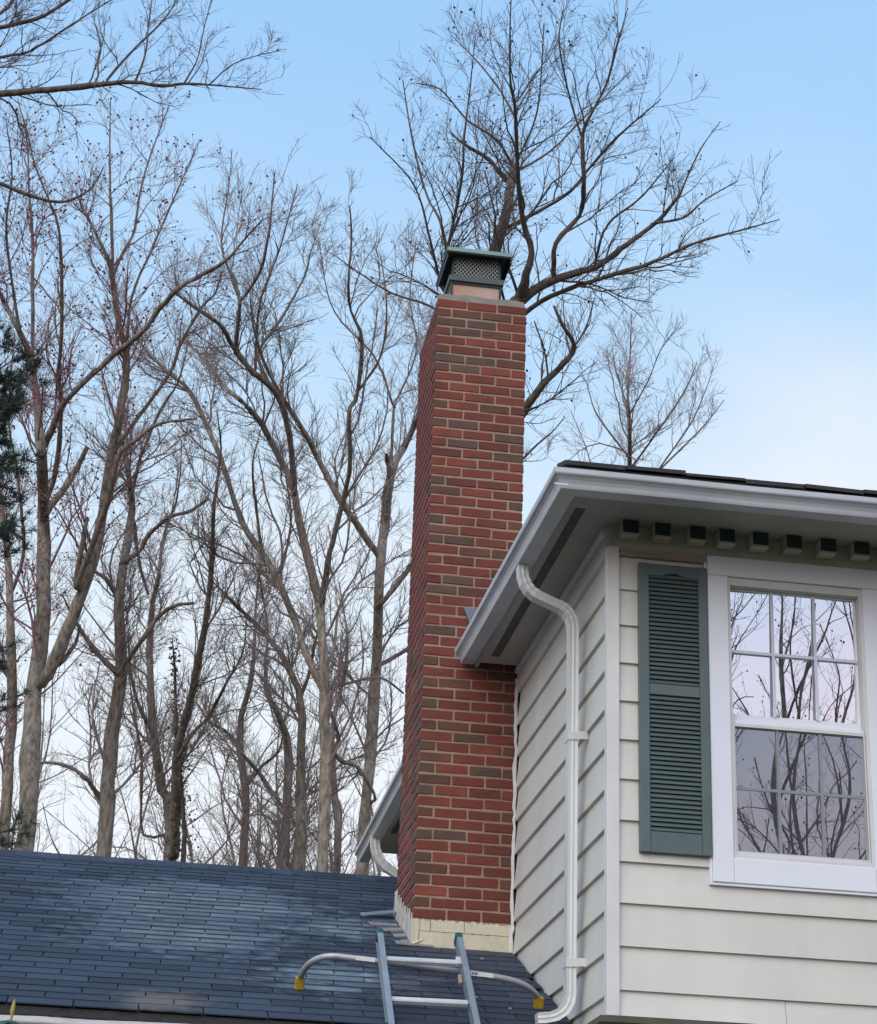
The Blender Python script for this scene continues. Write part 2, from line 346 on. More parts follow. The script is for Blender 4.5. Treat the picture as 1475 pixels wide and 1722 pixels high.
BARK = {}
def bark(name, c, c2, scale=15.0): return mat(name, c, 0.9, c2, scale=scale, bump=1.0, bscale=30, stretch=(1, 1, 0.3), lo=0.36, hi=0.64, world=True, detail=8.0)
BARK['grey'] = bark('bark_grey', (0.338, 0.282, 0.226), (0.105, 0.084, 0.068))
BARK['brown'] = bark('bark_brown', (0.287, 0.232, 0.184), (0.081, 0.064, 0.053))
BARK['dark'] = bark('bark_dark', (0.183, 0.136, 0.110), (0.067, 0.051, 0.043))
BARK['limb'] = bark('bark_limb', (0.275, 0.212, 0.174), (0.104, 0.078, 0.065))
BARK['pale'] = bark('bark_pale', (0.389, 0.322, 0.250), (0.129, 0.103, 0.082))
TWIG = {}
TWIG['grey'] = mat('twig_grey', (0.27, 0.205, 0.185), 0.9)
TWIG['red'] = mat('twig_red', (0.24, 0.125, 0.125), 0.9)
TWIG['dark'] = mat('twig_dark', (0.125, 0.090, 0.080), 0.9)
TWIG['far'] = mat('twig_far', (0.27, 0.21, 0.205), 0.9)
M['bud'] = mat('maple_bud', (0.16, 0.035, 0.045), 0.8)
M['pod'] = mat('seed_pod', (0.055, 0.042, 0.040), 0.9)
M['needle'] = mat('pine_needle', (0.020, 0.042, 0.026), 0.7, (0.035, 0.060, 0.034), scale=1.5, world=True)
M['ivy'] = mat('ivy_leaf', (0.085, 0.088, 0.050), 0.6, (0.12, 0.115, 0.07), scale=2, world=True)
M['leaf'] = mat('glossy_leaf', (0.035, 0.075, 0.03), 0.35, (0.05, 0.10, 0.045), scale=6)
M['leafbud'] = mat('yellow_leaf_bud', (0.34, 0.26, 0.06), 0.5)
M['holly'] = mat('dark_leaf', (0.02, 0.035, 0.018), 0.5)

# ------------------------------------------------------------------ ground
GZ = -1.6
me = bpy.data.meshes.new('ground')
me.from_pydata([(-1500,-1500,GZ),(1500,-1500,GZ),(1500,1500,GZ),(-1500,1500,GZ)], [], [(0,1,2,3)]); me.materials.append(M['ground'])
tag(link('ground', me), kind='structure')

# ------------------------------------------------------------------ house (two storeys, overhanging front)
XW, YF, YB, XE = 2.19, 9.143, 16.3, 9.6        # side wall plane, front wall plane, back, far end
SOF, BOT = 3.965, 1.512                         # soffit, underside of the overhang
CX0, CX1, CY0, CY1 = 1.599, 2.200, 11.514, 12.319   # chimney
house = empty('house', (XW, YF, GZ), 'two-storey house with cream lap siding, green shutter and deep boxed eaves', 'house')
def board(name, poly, d0, d1, axis, m, parent): return MB().prism(poly, d0, d1, axis).build(name, m, parent)

# front wall (faces -Y) and its siding boards
zs = [1.512, 1.63, 1.833, 2.036, 2.237, 2.437, 2.639, 2.838, 3.036, 3.233, 3.432, 3.622, 3.80]
WX0, WX1, WZ0, WZ1 = 2.705, 3.640, 2.163, 3.842     # window casing, outside
fw = box('wall', (XW + .02, YF + .03, BOT), (XE, YF + .16, SOF), M['interior'], house)
# the wall needs a hole behind the window: build it from four pieces in one mesh
bpy.data.objects.remove(fw)
mb = MB()
mb.box((XW + .02, YF + .03, BOT), (2.815, YF + .16, SOF)); mb.box((3.52, YF + .03, BOT), (XE, YF + .16, SOF))
mb.box((2.815, YF + .03, BOT), (3.52, YF + .16, 2.285)); mb.box((2.815, YF + .03, 3.73), (3.52, YF + .16, SOF))
fw = mb.build('wall', M['siding'], house)
rng = random.Random(3)
def lap(z0, z1):  # cross-section of one lap board: (offset outward is negative), z
    return [(0.028, z0), (0.0, z0), (0.019, z1 + .012), (0.028, z1 + .012)]
for i in range(len(zs) - 1):
    z0, z1 = zs[i], zs[i+1]
    spans = [(2.2495, XE)]
    if z1 > WZ0 + .01 and z0 < WZ1: spans = [(2.2495, WX0 - .001), (WX1 + .001, XE)]
    if i == 0: spans = [(2.2495, 3.050), (3.0525, XE)]
    if i == 3: spans = [(2.2495, WX0 - .001), (WX1 + .001, XE)]
    for a, b in spans:
        j = rng.uniform(-.0015, .0015)
        board('siding_board', [(YF + u + j * 0.5, z + (j if z < z1 else 0)) for u, z in lap(z0, z1)], a, b, 0, M['siding'], fw)
# the board under the window sill is notched: fill below the casing
board('siding_board', [(YF + u, z) for u, z in [(0.028, 2.036), (0.0, 2.036), (0.012, WZ0 + .004), (0.028, WZ0 + .004)]], WX0 - .001, WX1 + .001, 0, M['siding'], fw)
# side wall (faces -X)
sw = box('wall', (XW + .032, YF + .165, GZ), (XW + .15, YB, SOF), M['siding'], house)
zs2 = [1.00, 1.205] + [1.405, 1.605, 1.806, 2.005, 2.205, 2.400, 2.598, 2.803, 3.003, 3.205, 3.405, 3.605, 3.80]
for i in range(len(zs2) - 1):
    for a, b in ((YF + .044, CY0 - .012), (CY1 + .012, YB)):
        j = rng.uniform(-.002, .002)
        board('siding_board', [(XW + u, z + (j if z < zs2[i+1] else 0)) for u, z in lap(zs2[i], zs2[i+1])], a, b, 1, M['siding'], sw)
for a, b in ((YF + .044, CY0 - .012), (CY1 + .012, YB)):
    board('frieze_board', [(XW + .03, 3.812), (XW - .004, 3.812), (XW - .004, SOF - .001), (XW + .03, SOF - .001)], a, b, 1, M['siding'], sw)
    board('trim_strip', [(XW - .004, 3.925), (XW - .022, 3.94), (XW - .022, SOF - .002), (XW - .004, SOF - .002)], a, b, 1, M['trim'], sw)
# back, far end and ground-floor walls
mb = MB(); mb.box((XE - .15, YF + .2, GZ), (XE, YB, SOF)); mb.box((XW + .16, YB - .15, GZ), (XE - .16, YB, SOF)); mb.box((XW + .16, YF + .32, GZ), (XE - .16, YF + .45, BOT - .02))
mb.build('wall', M['siding'], house)
# corner post
mb = MB(); mb.box((XW - .004, YF - .012, BOT - .004), (2.248, YF + .03, 3.845), .002); mb.box((XW - .004, YF + .031, BOT - .004), (XW + .03, YF + .043, 3.845))
mb.build('corner_board', M['trim'], house)
# overhang underside and its edge board
box('overhang_soffit', (XW - .035, YF - .02, BOT - .034), (XE, YF + .31, BOT - .006), M['underside'], house)
# frieze board above windows, dentils
box('frieze_board', (XW + .028, YF - .004, 3.8425), (XE, YF + .028, SOF - .001), M['cream'], house)
mb = MB(); mb.prism([(YF + .026, 3.802), (YF - .006, 3.802), (YF - .016, 3.812), (YF - .010, 3.826), (YF - .016, 3.841), (YF + .026, 3.841)], 2.25, WX0 - .002, 0)
mb.build('weathered_trim', M['wood'], house)
DX = [2.245, 2.411, 2.594, 2.748, 2.924, 3.102, 3.283, 3.462, 3.636, 3.81, 3.985, 4.16, 4.335, 4.51] + [4.685 + .175 * k for k in range(28)]
for x in DX:
    d = MB().box((x, YF - .090, 3.882), (x + .088, YF - .005, SOF - .002), .004).build('dentil', M['cream'], house)
    MB().box((x + .003, YF - .0935, 3.896), (x + .085, YF - .0903, SOF - .003)).build('painted_end', M['dgreen'], d)

# soffit, vent strip, fascia
FX, FY = 1.905, 8.637          # outer faces of the fascia boards
mb = MB()
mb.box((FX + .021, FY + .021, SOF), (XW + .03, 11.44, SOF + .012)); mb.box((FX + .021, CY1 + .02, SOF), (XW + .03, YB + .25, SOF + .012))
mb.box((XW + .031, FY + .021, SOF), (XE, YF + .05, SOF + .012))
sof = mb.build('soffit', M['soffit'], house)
for a, b in ((8.97, 11.30), (CY1 + .15, 15.85)):
    v = box('soffit_vent', (1.985, a, SOF - .003), (2.035, b, SOF + .004), M['vent'], house)
def tilt(y): return 0.022 * (y - 8.51) if y < 11.6 else 0.0
mb = MB()
for a, b in ((FY, 11.43), (CY1 + .02, YB + .25)):
    mb.add([(FX, a, 3.915), (FX + .02, a + .0, 3.915), (FX + .02, a, 4.02 + tilt(a)), (FX, a, 4.02 + tilt(a)), (FX, b, 3.93), (FX + .02, b, 3.93), (FX + .02, b, 4.02 + tilt(b)), (FX, b, 4.02 + tilt(b))],
           [(0,1,2,3),(4,5,6,7),(0,1,5,4),(1,2,6,5),(2,3,7,6),(3,0,4,7)])
mb.box((FX + .021, FY, 3.915), (XE, FY + .02, 4.015))
mb.build('fascia', M['fascia'], house)
# K-style gutters
KP = [(0.0, .086), (0.0, 0.0), (.083, 0.0), (.087, .010), (.090, .024), (.098, .040), (.110, .052), (.121, .058), (.124, .064), (.124, .088), (.116, .091), (.113, .086), (.119, .083), (.119, .066), (.108, .057), (.094, .044), (.086, .026), (.082, .006), (.004, .006), (.004, .086)]
ZG = 3.880
def gutter(y0, y1, mitre, name='gutter'):
    n = len(KP); vs = []
    steps = 9
    for k in range(steps + 1):
        f = k / steps
        for o, z in KP:
            a = y0 - (o if mitre else 0)
            y = a + (y1 - a) * f
            vs.append((FX - .001 - o, y, ZG + z + tilt(y) + .0012 * math.sin(7 * y + o * 40)))
    fs = [(k*n + i, k*n + (i+1) % n, (k+1)*n + (i+1) % n, (k+1)*n + i) for k in range(steps) for i in range(n)]
    fs += [tuple(range(9)) + tuple(range(9, n)), tuple(range(steps*n, steps*n + n))]
    mb = MB().add(vs, fs)
    g = mb.build(name, M['gutter'], house)
    return g
g1 = gutter(FY, 11.42, True); g2 = gutter(CY1 + .03, YB + .28, False)
n = len(KP); vs = []
for k in range(13):
    f = k / 12
    for o, z in KP:
        x0 = FX - o; x = x0 + (XE - x0) * f ** 1.5
        vs.append((x, FY - .001 - o, ZG + z + .0015 * math.sin(5 * x + o * 30)))
fs = [(k*n + i, k*n + (i+1) % n, (k+1)*n + (i+1) % n, (k+1)*n + i) for k in range(12) for i in range(n)] + [tuple(range(n)), tuple(range(12*n, 13*n))]
g3 = MB().add(vs, fs).build('gutter', M['gutter'], house)
# end caps on the gutters by the chimney
for y, g in ((11.4225, g1), (CY1 + .0275, g2)):
    mb = MB(); mb.prism([(FX - .001 - o, ZG + z + tilt(y)) for o, z in KP[:10]], y - .002, y + .002, 1); mb.build('end_cap', M['trim'], g)
mb = MB()
mb.box((FX - .127, FY - .1265, ZG - .002), (FX - .06, FY - .1255, ZG + .004)); mb.build('mitre_seam', M['caulk'], g3)

# upper roof: hip slab plus eave shingles
rf = empty('roof', (1.84, 8.57, 4.0), parent=None); rf.parent = house; rf.location = Vector((1.84, 8.57, 4.0)) - Vector(house.location)
def hipz(x, y, s=0.35): return 4.005 + s * min(x - 1.84, y - 8.565, YB + .3 - y, XE + .35 - x)
x0, x1, y0, y1 = 1.84, XE + .35, 8.565, YB + .3
hy = (y1 - y0) / 2
top = [(x0, y0), (x1, y0), (x1, y1), (x0, y1), (x0 + hy, y0 + hy), (x1 - hy, y0 + hy)]
vs = [(x, y, hipz(x, y)) for x, y in top] + [(x, y, hipz(x, y) - .02) for x, y in top]
fs = [(0,1,5,4), (1,2,5), (2,3,4,5), (3,0,4), (6,7,11,10), (7,8,11), (8,9,10,11), (9,6,10)] + [(i, (i+1) % 4, (i+1) % 4 + 6, i + 6) for i in range(4)]
MB().add(vs, fs).build('roof_deck', M['shingle_dark'], rf)
rng = random.Random(11)
for c in range(3):
    x = 1.84 + (c % 2) * .15
    while x < 6.4:
        wd = .30
        yy = 8.55 + c * .125; sl = .35
        zb = hipz(max(x, 2.3), yy + .02) + .006 + rng.uniform(-.002, .010); yy += rng.uniform(-.008, .006)
        a = x + (.0 if c == 0 else c * .12)
        mb = MB()
        ln = .20
        t = .007 + rng.uniform(0, .005)
        mb.add([(a, yy, zb - t), (a + wd - .005, yy, zb - t + rng.uniform(-.007, .007)), (a + wd - .005, yy + ln, zb - t + ln * sl - .004), (a, yy + ln, zb - t + ln * sl - .004),
                (a, yy, zb + t), (a + wd - .005, yy, zb + t + rng.uniform(-.007, .007)), (a + wd - .005, yy + ln, zb + t + ln * sl - .004), (a, yy + ln, zb + t + ln * sl - .004)],
               [(3,2,1,0),(4,5,6,7),(0,1,5,4),(1,2,6,5),(2,3,7,6),(3,0,4,7)])
        mb.build('shingle', M['shingle_dark'], rf)
        x += wd

# ------------------------------------------------------------------ window
win = empty('window', (2.705, YF, 2.163)); win.parent = house; win.location = Vector((2.705, YF, 2.163)) - Vector(house.location)
IX0, IX1, IZ0, IZ1 = 2.810, 3.523, 2.285, 3.735
mb = MB()
mb.box((WX0, YF - .020, WZ0), (IX0, YF + .028, WZ1 - .105), .003); mb.box((IX1, YF - .020, WZ0), (WX1, YF + .028, WZ1 - .105), .003)
mb.box((WX0 - .0, YF - .021, WZ1 - .104), (WX1, YF + .028, WZ1), .003); mb.box((IX0 + .001, YF - .019, WZ0), (IX1 - .001, YF + .028, IZ0), .003)
mb.build('casing', M['white'], win)
mb = MB(); mb.box((WX0 - .014, YF - .008, WZ0 - .012), (WX0 - .001, YF + .02, WZ1 + .0)); mb.box((WX0 - .0, YF - .012, WZ0 - .013), (WX1, YF + .02, WZ0 - .001))
mb.build('casing_edge', M['white'], win)
# jamb frame
j = .016
mb = MB()
mb.box((IX0, YF - .006, IZ0), (IX0 + j, YF + .13, IZ1)); mb.box((IX1 - j, YF - .006, IZ0), (IX1, YF + .13, IZ1))
mb.box((IX0 + j, YF - .005, IZ1 - .040), (IX1 - j, YF + .13, IZ1)); mb.box((IX0 + j, YF - .012, IZ0), (IX1 - j, YF + .13, IZ0 + .018))
mb.build('frame', M['trim'], win)
def sash(name, x0, x1, z0, z1, y, st, bot, topw, mm):
    mb = MB()
    mb.box((x0, y, z0), (x0 + st, y + .03, z1), .002); mb.box((x1 - st, y, z0), (x1, y + .03, z1), .002)
    mb.box((x0 + st, y + .001, z0), (x1 - st, y + .03, z0 + bot), .002); mb.box((x0 + st, y + .001, z1 - topw), (x1 - st, y + .03, z1), .002)
    return mb.build(name, mm, win)
a0, a1 = IX0 + j + .001, IX1 - j - .001
sash('upper_sash', a0, a1, 2.985, IZ1 - .0405, YF + .040, .007, .042, .012, M['white'])
sash('lower_sash', a0, a1, IZ0 + .0185, 2.984, YF + .010, .012, .026, .030, M['white'])
GU = (a0 + .006, a1 - .006, 3.025, IZ1 - .051); GL = (a0 + .011, a1 - .011, IZ0 + .043, 2.955)
def pane(z0, z1, x0, x1, y, seed, lean=0.0):
    rg = random.Random(seed); nx, nz = 9, 9
    vs = []
    p1, p2 = rg.uniform(0, 6), rg.uniform(0, 6)
    for i in range(nx + 1):
        for k in range(nz + 1):
            u, v = i / nx, k / nz
            d = .0009 * math.sin(u * 3.14) * math.sin(v * 3.14)
            vs.append((x0 + (x1 - x0) * u, y + d - lean * (v - .5) * (z1 - z0), z0 + (z1 - z0) * v))
    fs = [(i*(nz+1)+k, (i+1)*(nz+1)+k, (i+1)*(nz+1)+k+1, i*(nz+1)+k+1) for i in range(nx) for k in range(nz)]
    return MB().add(vs, fs).build('glass_pane', M['glass'], win, smooth=True)
pane(GU[2], GU[3], GU[0], GU[1], YF + .050, 1, .032)
pane(GL[2], GL[3], GL[0], GL[1], YF + .022, 2)
for (x0, x1, z0, z1), y in ((GU, YF + .030), (GL, YF + .012)):
    for k in (1, 2):
        xx = x0 + (x1 - x0) * k / 3
        box('grille_bar', (xx - .0075, y, z0), (xx + .0075, y + .004, z1), M['grille'], win)
    zz = (z0 + z1) / 2
    box('grille_bar', (x0, y + .0045, zz - .0075), (x1, y + .008, zz + .0075), M['grille'], win)
me = bpy.data.meshes.new('insect_screen'); me.from_pydata([(GL[0] - .008, YF + .004, GL[2] - .02), (GL[1] + .008, YF + .004, GL[2] - .02), (GL[1] + .008, YF + .004, GL[3] + .004), (GL[0] - .008, YF + .004, GL[3] + .004)], [], [(0, 1, 2, 3)])
me.materials.append(M['screen']); sc = link('insect_screen', me, win, (0, 0, 0)); 
mb = MB()
mb.box((GL[0] - .010, YF + .001, GL[2] - .024), (GL[1] + .010, YF + .0095, GL[2] - .004)); mb.box((GL[0] - .010, YF + .001, GL[3] - .004), (GL[1] + .010, YF + .0095, GL[3] + .012))
mb.box((GL[0] - .010, YF + .0012, GL[2] - .004), (GL[0] - .002, YF + .0095, GL[3] - .004)); mb.box((GL[1] + .002, YF + .0012, GL[2] - .004), (GL[1] + .010, YF + .0095, GL[3] - .004))
mb.build('screen_frame', M['trim'], win)
# the dark room behind
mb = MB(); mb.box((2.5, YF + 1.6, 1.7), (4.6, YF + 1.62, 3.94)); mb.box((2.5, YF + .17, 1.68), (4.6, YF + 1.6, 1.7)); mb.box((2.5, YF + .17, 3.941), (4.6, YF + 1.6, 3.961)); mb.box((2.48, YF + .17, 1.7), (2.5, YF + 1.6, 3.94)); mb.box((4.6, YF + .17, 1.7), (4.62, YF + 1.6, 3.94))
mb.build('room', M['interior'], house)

# ------------------------------------------------------------------ shutter
sh = empty('shutter', (2.344, YF, 2.281)); sh.parent = house; sh.location = Vector((2.344, YF, 2.281)) - Vector(house.location)
SX0, SX1, SZ0, SZ1 = 2.345, 2.699, 2.281, 3.766
ys0, ys1 = YF - .030, YF + .004
mb = MB(); mb.box((SX0, ys0, SZ0), (SX0 + .052, ys1, SZ1), .003); mb.box((SX1 - .046, ys0, SZ0), (SX1, ys1, SZ1), .003)
mb.build('stile', M['green'], sh)
LX0, LX1 = SX0 + .0525, SX1 - .0465
box('rail', (LX0, ys0 + .003, SZ0 + .001), (LX1, ys1, 2.385), M['green'], sh, .002)
box('rail', (LX0, ys0 + .003, 3.072), (LX1, ys1, 3.128), M['green'], sh, .002)
arch = [(LX0, SZ1 - .002), (LX0, 3.700)] + [(LX0 + (LX1 - LX0) * t, 3.702 + (.018 * math.sin((t - .28) / .44 * math.pi) ** 1.0 if .28 < t < .72 else 0)) for t in [.28, .34, .42, .5, .58, .66, .72]] + [(LX1, 3.700), (LX1, SZ1 - .002)]
MB().prism(arch, ys0 + .003, ys1, 1).build('rail', M['green'], sh)
box('backing', (LX0, YF - .004, 2.386), (LX1, YF + .003, 3.70), M['dark'], sh)
def louvers(za, zb, n):
    p = (zb - za) / n
    lme = None
    for i in range(n):
        z = za + p * i
        zc = z + p * .5
        if lme is None:
            lme = MB().prism([(-.014, -p * .46), (-.010, -p * .52), (.004, p * .34), (-.001, p * .42)], -(LX1 - LX0) / 2 + .001, (LX1 - LX0) / 2 - .001, 0).mesh('louver', M['green'])
        link('louver', lme, sh, ((LX0 + LX1) / 2, ys0 + .016, zc))
louvers(2.388, 3.070, 29); louvers(3.130, 3.712, 25)

# ------------------------------------------------------------------ downspout on the side wall
ds = empty('downspout', (2.12, 9.72, 1.5)); ds.parent = house; ds.location = Vector((2.12, 9.72, 1.5)) - Vector(house.location)
def rect_path(pts, a, b, name, m, parent, flute=0, sides=None):
    """rectangular pipe in the XZ plane at constant-ish Y: a = half size in the XZ plane, b = half depth in Y"""
    pts = [Vector(p) for p in pts]; n = len(pts); rows = []
    for i, p in enumerate(pts):
        t = (pts[min(i+1, n-1)] - pts[max(i-1, 0)]); t.y = 0; t.normalize()
        nrm = Vector((-t.z, 0, t.x))
        g = .0022 if (flute and i % 2) else 0.0
        aa, bb = a - g, b - g
        ring = []
        prof = [(-1, -1)] + ([(-.4, -.9), (0, -1), (.4, -.9)] if flute >= 0 else []) + [(1, -1), (1, 1), (-1, 1)]
        for s, q in prof: ring.append(p + nrm * s * aa + Vector((0, q * bb, 0)))
        rows.append(ring)
    S = len(rows[0]); vs = [v for r in rows for v in r]
    fs = [(i*S + k, i*S + (k+1) % S, (i+1)*S + (k+1) % S, (i+1)*S + k) for i in range(n-1) for k in range(S)]
    fs += [tuple(range(S)), tuple(range((n-1)*S, n*S))]
    return MB().add(vs, fs).build(name, m, parent)
DY, DXc = 9.665, 2.128
def bend(p0, p1, p2, n=9):
    p0, p1, p2 = Vector(p0), Vector(p1), Vector(p2)
    return [p0 * (1-t)**2 + p1 * 2*t*(1-t) + p2 * t*t for t in [k / n for k in range(n + 1)]]
rect_path(bend((1.850, DY, 3.905), (1.850, DY, 3.775), (1.940, DY, 3.740)), .026, .038, 'elbow', M['downspout'], ds, 1)
rect_path([(1.932, DY, 3.743), (2.052, DY, 3.695)], .0235, .0355, 'pipe', M['downspout'], ds)
rect_path(bend((2.044, DY, 3.700), (2.128, DY, 3.668), (2.128, DY, 3.560)), .026, .038, 'elbow', M['downspout'], ds, 1)
rect_path([(DXc, DY, 3.565), (DXc, DY, 2.6), (DXc, DY, 1.67)], .0245, .037, 'pipe', M['downspout'], ds)
rect_path(bend((DXc, DY, 1.70), (DXc, DY, 1.575), (2.00, DY, 1.560), 8) + [Vector((1.965, DY, 1.556))], .027, .039, 'elbow', M['downspout'], ds, 1)
for z in (2.985, 1.832):
    mb = MB(); mb.box((DXc - .028, DY - .041, z - .022), (DXc + .028, DY + .041, z + .022)); mb.box((DXc + .028, DY - .060, z - .020), (XW + .012, DY - .044, z + .020)); mb.box((DXc + .0, DY - .044, z - .02), (DXc + .03, DY - .041, z + .02))
    mb.build('strap', M['downspout'], ds)
# far downspout behind the chimney
ds2 = empty('downspout', (2.0, 15.75, 3.2)); ds2.parent = house; ds2.location = Vector((2.0, 15.75, 3.2)) - Vector(house.location)
rect_path(bend((1.845, 15.72, 3.90), (1.845, 15.72, 3.70), (1.97, 15.72, 3.64)), .036, .042, 'elbow', M['downspout'], ds2, 1)
rect_path([(1.96, 15.72, 3.645), (2.10, 15.72, 3.56), (2.13, 15.72, 3.50), (2.13, 15.72, GZ + .05)], .032, .038, 'pipe', M['downspout'], ds2)

# caulk bead where siding meets the chimney
rng = random.Random(8)
pts = []; z = 2.215
while z < 3.93:
    pts.append((XW - .004 + rng.uniform(-.006, .004), CY0 - .009, z)); z += rng.uniform(.03, .06)
MB().tube(pts, [.008 + rng.uniform(0, .006) for _ in pts], 6).build('caulk_bead', M['caulk'], house)

# ------------------------------------------------------------------ chimney
chim = empty('chimney', (1.9, 11.9, GZ), 'tall red brick chimney with pale mortar, cream painted base and dark green metal cap', 'chimney')
BL, JT, CO = .1923, .012, .0677
BH = CO - .0128
Z0 = 6.515
mb = MB(); e = .0045
mb.box((CX0 + e, CY0 + e, GZ), (CX1 - e, CY1 - e, Z0 - .001))
mb.build('mortar_core', M['mortar'], chim)
GREY = {(2,0):'n',(2,1):'n',(3,0):'g',(3,1):'g',(4,1):'g',(4,2):'n',(6,3):'n',(7,0):'g',(7,1):'g',(7,2):'n',(8,0):'n',(8,1):'g',(10,3):'n',(12,0):'n',(14,1):'g',(14,3):'n',(15,2):'g',(16,1):'g',(16,3):'n',(17,2):'g',
        (20,0):'g',(22,3):'g',(24,0):'g',(24,3):'n',(26,0):'n',(26,1):'g',(30,1):'g',(31,0):'g',(35,0):'g',(38,0):'n',(40,0):'n',(42,0):'g',(42,3):'n',(44,0):'n',(45,1):'g',(46,0):'g',(46,3):'n',(48,0):'g',(48,2):'g',(48,3):'n',
        (50,0):'g',(52,0):'n',(52,3):'n',(54,0):'g',(54,1):'g',(54,3):'n',(56,0):'g',(56,3):'n',(58,0):'n',(58,3):'n',(60,0):'n'}
rng = random.Random(21)
bcache = {}
def brick_mesh(sz, mname, var):
    k = (tuple(round(x, 4) for x in sz), mname, var)
    if k not in bcache:
        r = random.Random(hash(k) & 0xffff)
        mb = MB().box((-sz[0]/2, -sz[1]/2, -sz[2]/2), (sz[0]/2, sz[1]/2, sz[2]/2), .0035)
        mb.v = [(x + r.uniform(-.0026, .0022), y + r.uniform(-.0015, .0015), z + r.uniform(-.0024, .0022)) for x, y, z in mb.v]
        bcache[k] = mb.mesh('brick', M[mname])
    return bcache[k]
rest = MB()
def pick():
    u = rng.random()
    return 'brick_red' if u < .55 else 'brick_bright' if u < .74 else 'brick_deep' if u < .92 else 'brick_brown'
nside = 0
HB = .0912
for r in range(1, 63):
    zc = Z0 - (r - .5) * CO
    odd = r % 2 == 1
    spans = [(0, BL), (BL + JT, BL), (2 * (BL + JT), BL)] if odd else [(0, HB), (HB + JT, BL), (HB + BL + 2 * JT, BL), (HB + 2 * BL + 3 * JT, HB)]
    if r <= 61:
        for i, (a, ln) in enumerate(spans):
            dy = HB if odd else (BL if i in (0, 3) else HB)
            mn = {'g': 'brick_grey', 'n': 'brick_brown'}.get(GREY.get((r, i)), None) or pick()
            o = link('brick', brick_mesh((ln, dy, BH), mn, rng.randrange(7)), chim, (CX0 + a + ln / 2 + rng.uniform(-.0012, .0012), CY0 + dy / 2 + rng.uniform(-.0018, .0012), zc + rng.uniform(-.0024, .0024)))
            o.rotation_euler = (rng.uniform(-.008, .008), rng.uniform(-.008, .008), rng.uniform(-.006, .006))
    # left face: stretchers behind the corner brick
    y = CY0 + (HB if odd else BL) + JT
    while y < CY1 - .02:
        ln = min(BL, CY1 - y)
        mn = pick() if rng.random() > .18 else 'brick_grey'
        c = (CX0 + HB / 2 + rng.uniform(-.001, .001), y + ln / 2, zc)
        if nside < 84 and r > 34:
            link('brick', brick_mesh((HB, ln, BH), mn, rng.randrange(3)), chim, c); nside += 1
        else:
            rest.box((c[0] - HB/2, c[1] - ln/2, c[2] - BH/2), (c[0] + HB/2, c[1] + ln/2, c[2] + BH/2), .003)
        y += BL + JT
    # right and back faces
    if zc > 4.1:
        y = CY0 + (HB if odd else BL) + JT
        while y < CY1 - .02:
            ln = min(BL, CY1 - y); rest.box((CX1 - HB, y, zc - BH/2), (CX1, y + ln, zc + BH/2), .003); y += BL + JT
    for a, ln in ([(BL * 0 + HB + JT, BL), (HB + BL + 2*JT, BL)] if odd else [(0 + HB + JT, BL), (HB + BL + 2 * JT, BL)]):
        rest.box((CX0 + a, CY1 - HB, zc - BH/2), (CX0 + a + ln, CY1 + .0005, zc + BH/2), .003)
rest.build('brick', M['brick_red'], chim, kind='stuff')
# mortar crown
cz = Z0
vs = [(CX0 + .006, CY0 + .006, cz), (CX1 - .006, CY0 + .006, cz), (CX1 - .006, CY1 - .006, cz), (CX0 + .006, CY1 - .006, cz)]
rng = random.Random(4)
mb = MB()
n = 10
def lerp(a, b, t): return tuple(p + (q - p) * t for p, q in zip(a, b))
ring0, ring1, ring2 = [], [], []
fl = (1.712, CY0 + .19, 2.055, CY0 + .533)
inn = [(fl[0], fl[1]), (fl[2], fl[1]), (fl[2], fl[3]), (fl[0], fl[3])]
for s in range(4):
    for k in range(n):
        t = k / n
        p = lerp(vs[s], vs[(s+1) % 4], t); q = lerp((*inn[s], cz + .10), (*inn[(s+1) % 4], cz + .10), t)
        ring0.append(p); ring1.append((p[0] * .93 + q[0] * .07, p[1] * .93 + q[1] * .07, cz + .046 + rng.uniform(-.006, .010))); ring2.append((q[0], q[1], q[2] + rng.uniform(-.012, .012)))
L4 = 4 * n
mb.add(ring0 + ring1 + ring2, [(a*L4 + i, a*L4 + (i+1) % L4, (a+1)*L4 + (i+1) % L4, (a+1)*L4 + i) for a in range(2) for i in range(L4)])
mb.build('crown', M['crown'], chim)
mb = MB(); mb.box((fl[0], fl[1], cz + .01), (fl[2], fl[3], cz + .245), .012); mb.build('flue_tile', M['flue'], chim)
# metal cap: band, mesh, posts, hipped lid
cap = empty('chimney_cap', (1.88, CY0 + .36, cz + .24)); cap.parent = chim; cap.location = Vector((1.88, CY0 + .36, cz + .24)) - Vector(chim.location)
bx0, bx1, by0, by1 = 1.697, 2.072, CY0 + .165, CY0 + .56
zb = cz + .243
mb = MB(); t = .012
mb.box((bx0, by0, zb), (bx1, by0 + t, zb + .042), .002); mb.box((bx0, by1 - t, zb), (bx1, by1, zb + .042), .002)
mb.box((bx0, by0 + t, zb + .001), (bx0 + t, by1 - t, zb + .041)); mb.box((bx1 - t, by0 + t, zb + .001), (bx1, by1 - t, zb + .041))
mb.build('band', M['capband'], cap)
mb = MB()
for x in (bx0 + .014, bx1 - .026):
    mb.box((x, by0 + .014, zb - .13), (x + .012, by0 + .05, zb)); mb.box((x, by1 - .05, zb - .13), (x + .012, by1 - .014, zb))
    mb.box((x, by0 + .05, zb - .05), (x + .012, by1 - .05, zb))
mb.box((bx0 + .027, by0 + .014, zb - .016), (bx1 - .027, by0 + .022, zb))
mb.build('bracket', M['capgreen'], cap)
mx0, mx1, my0, my1 = 1.728, 2.041, CY0 + .195, CY0 + .53
mz0, mz1 = zb + .042, zb + .205
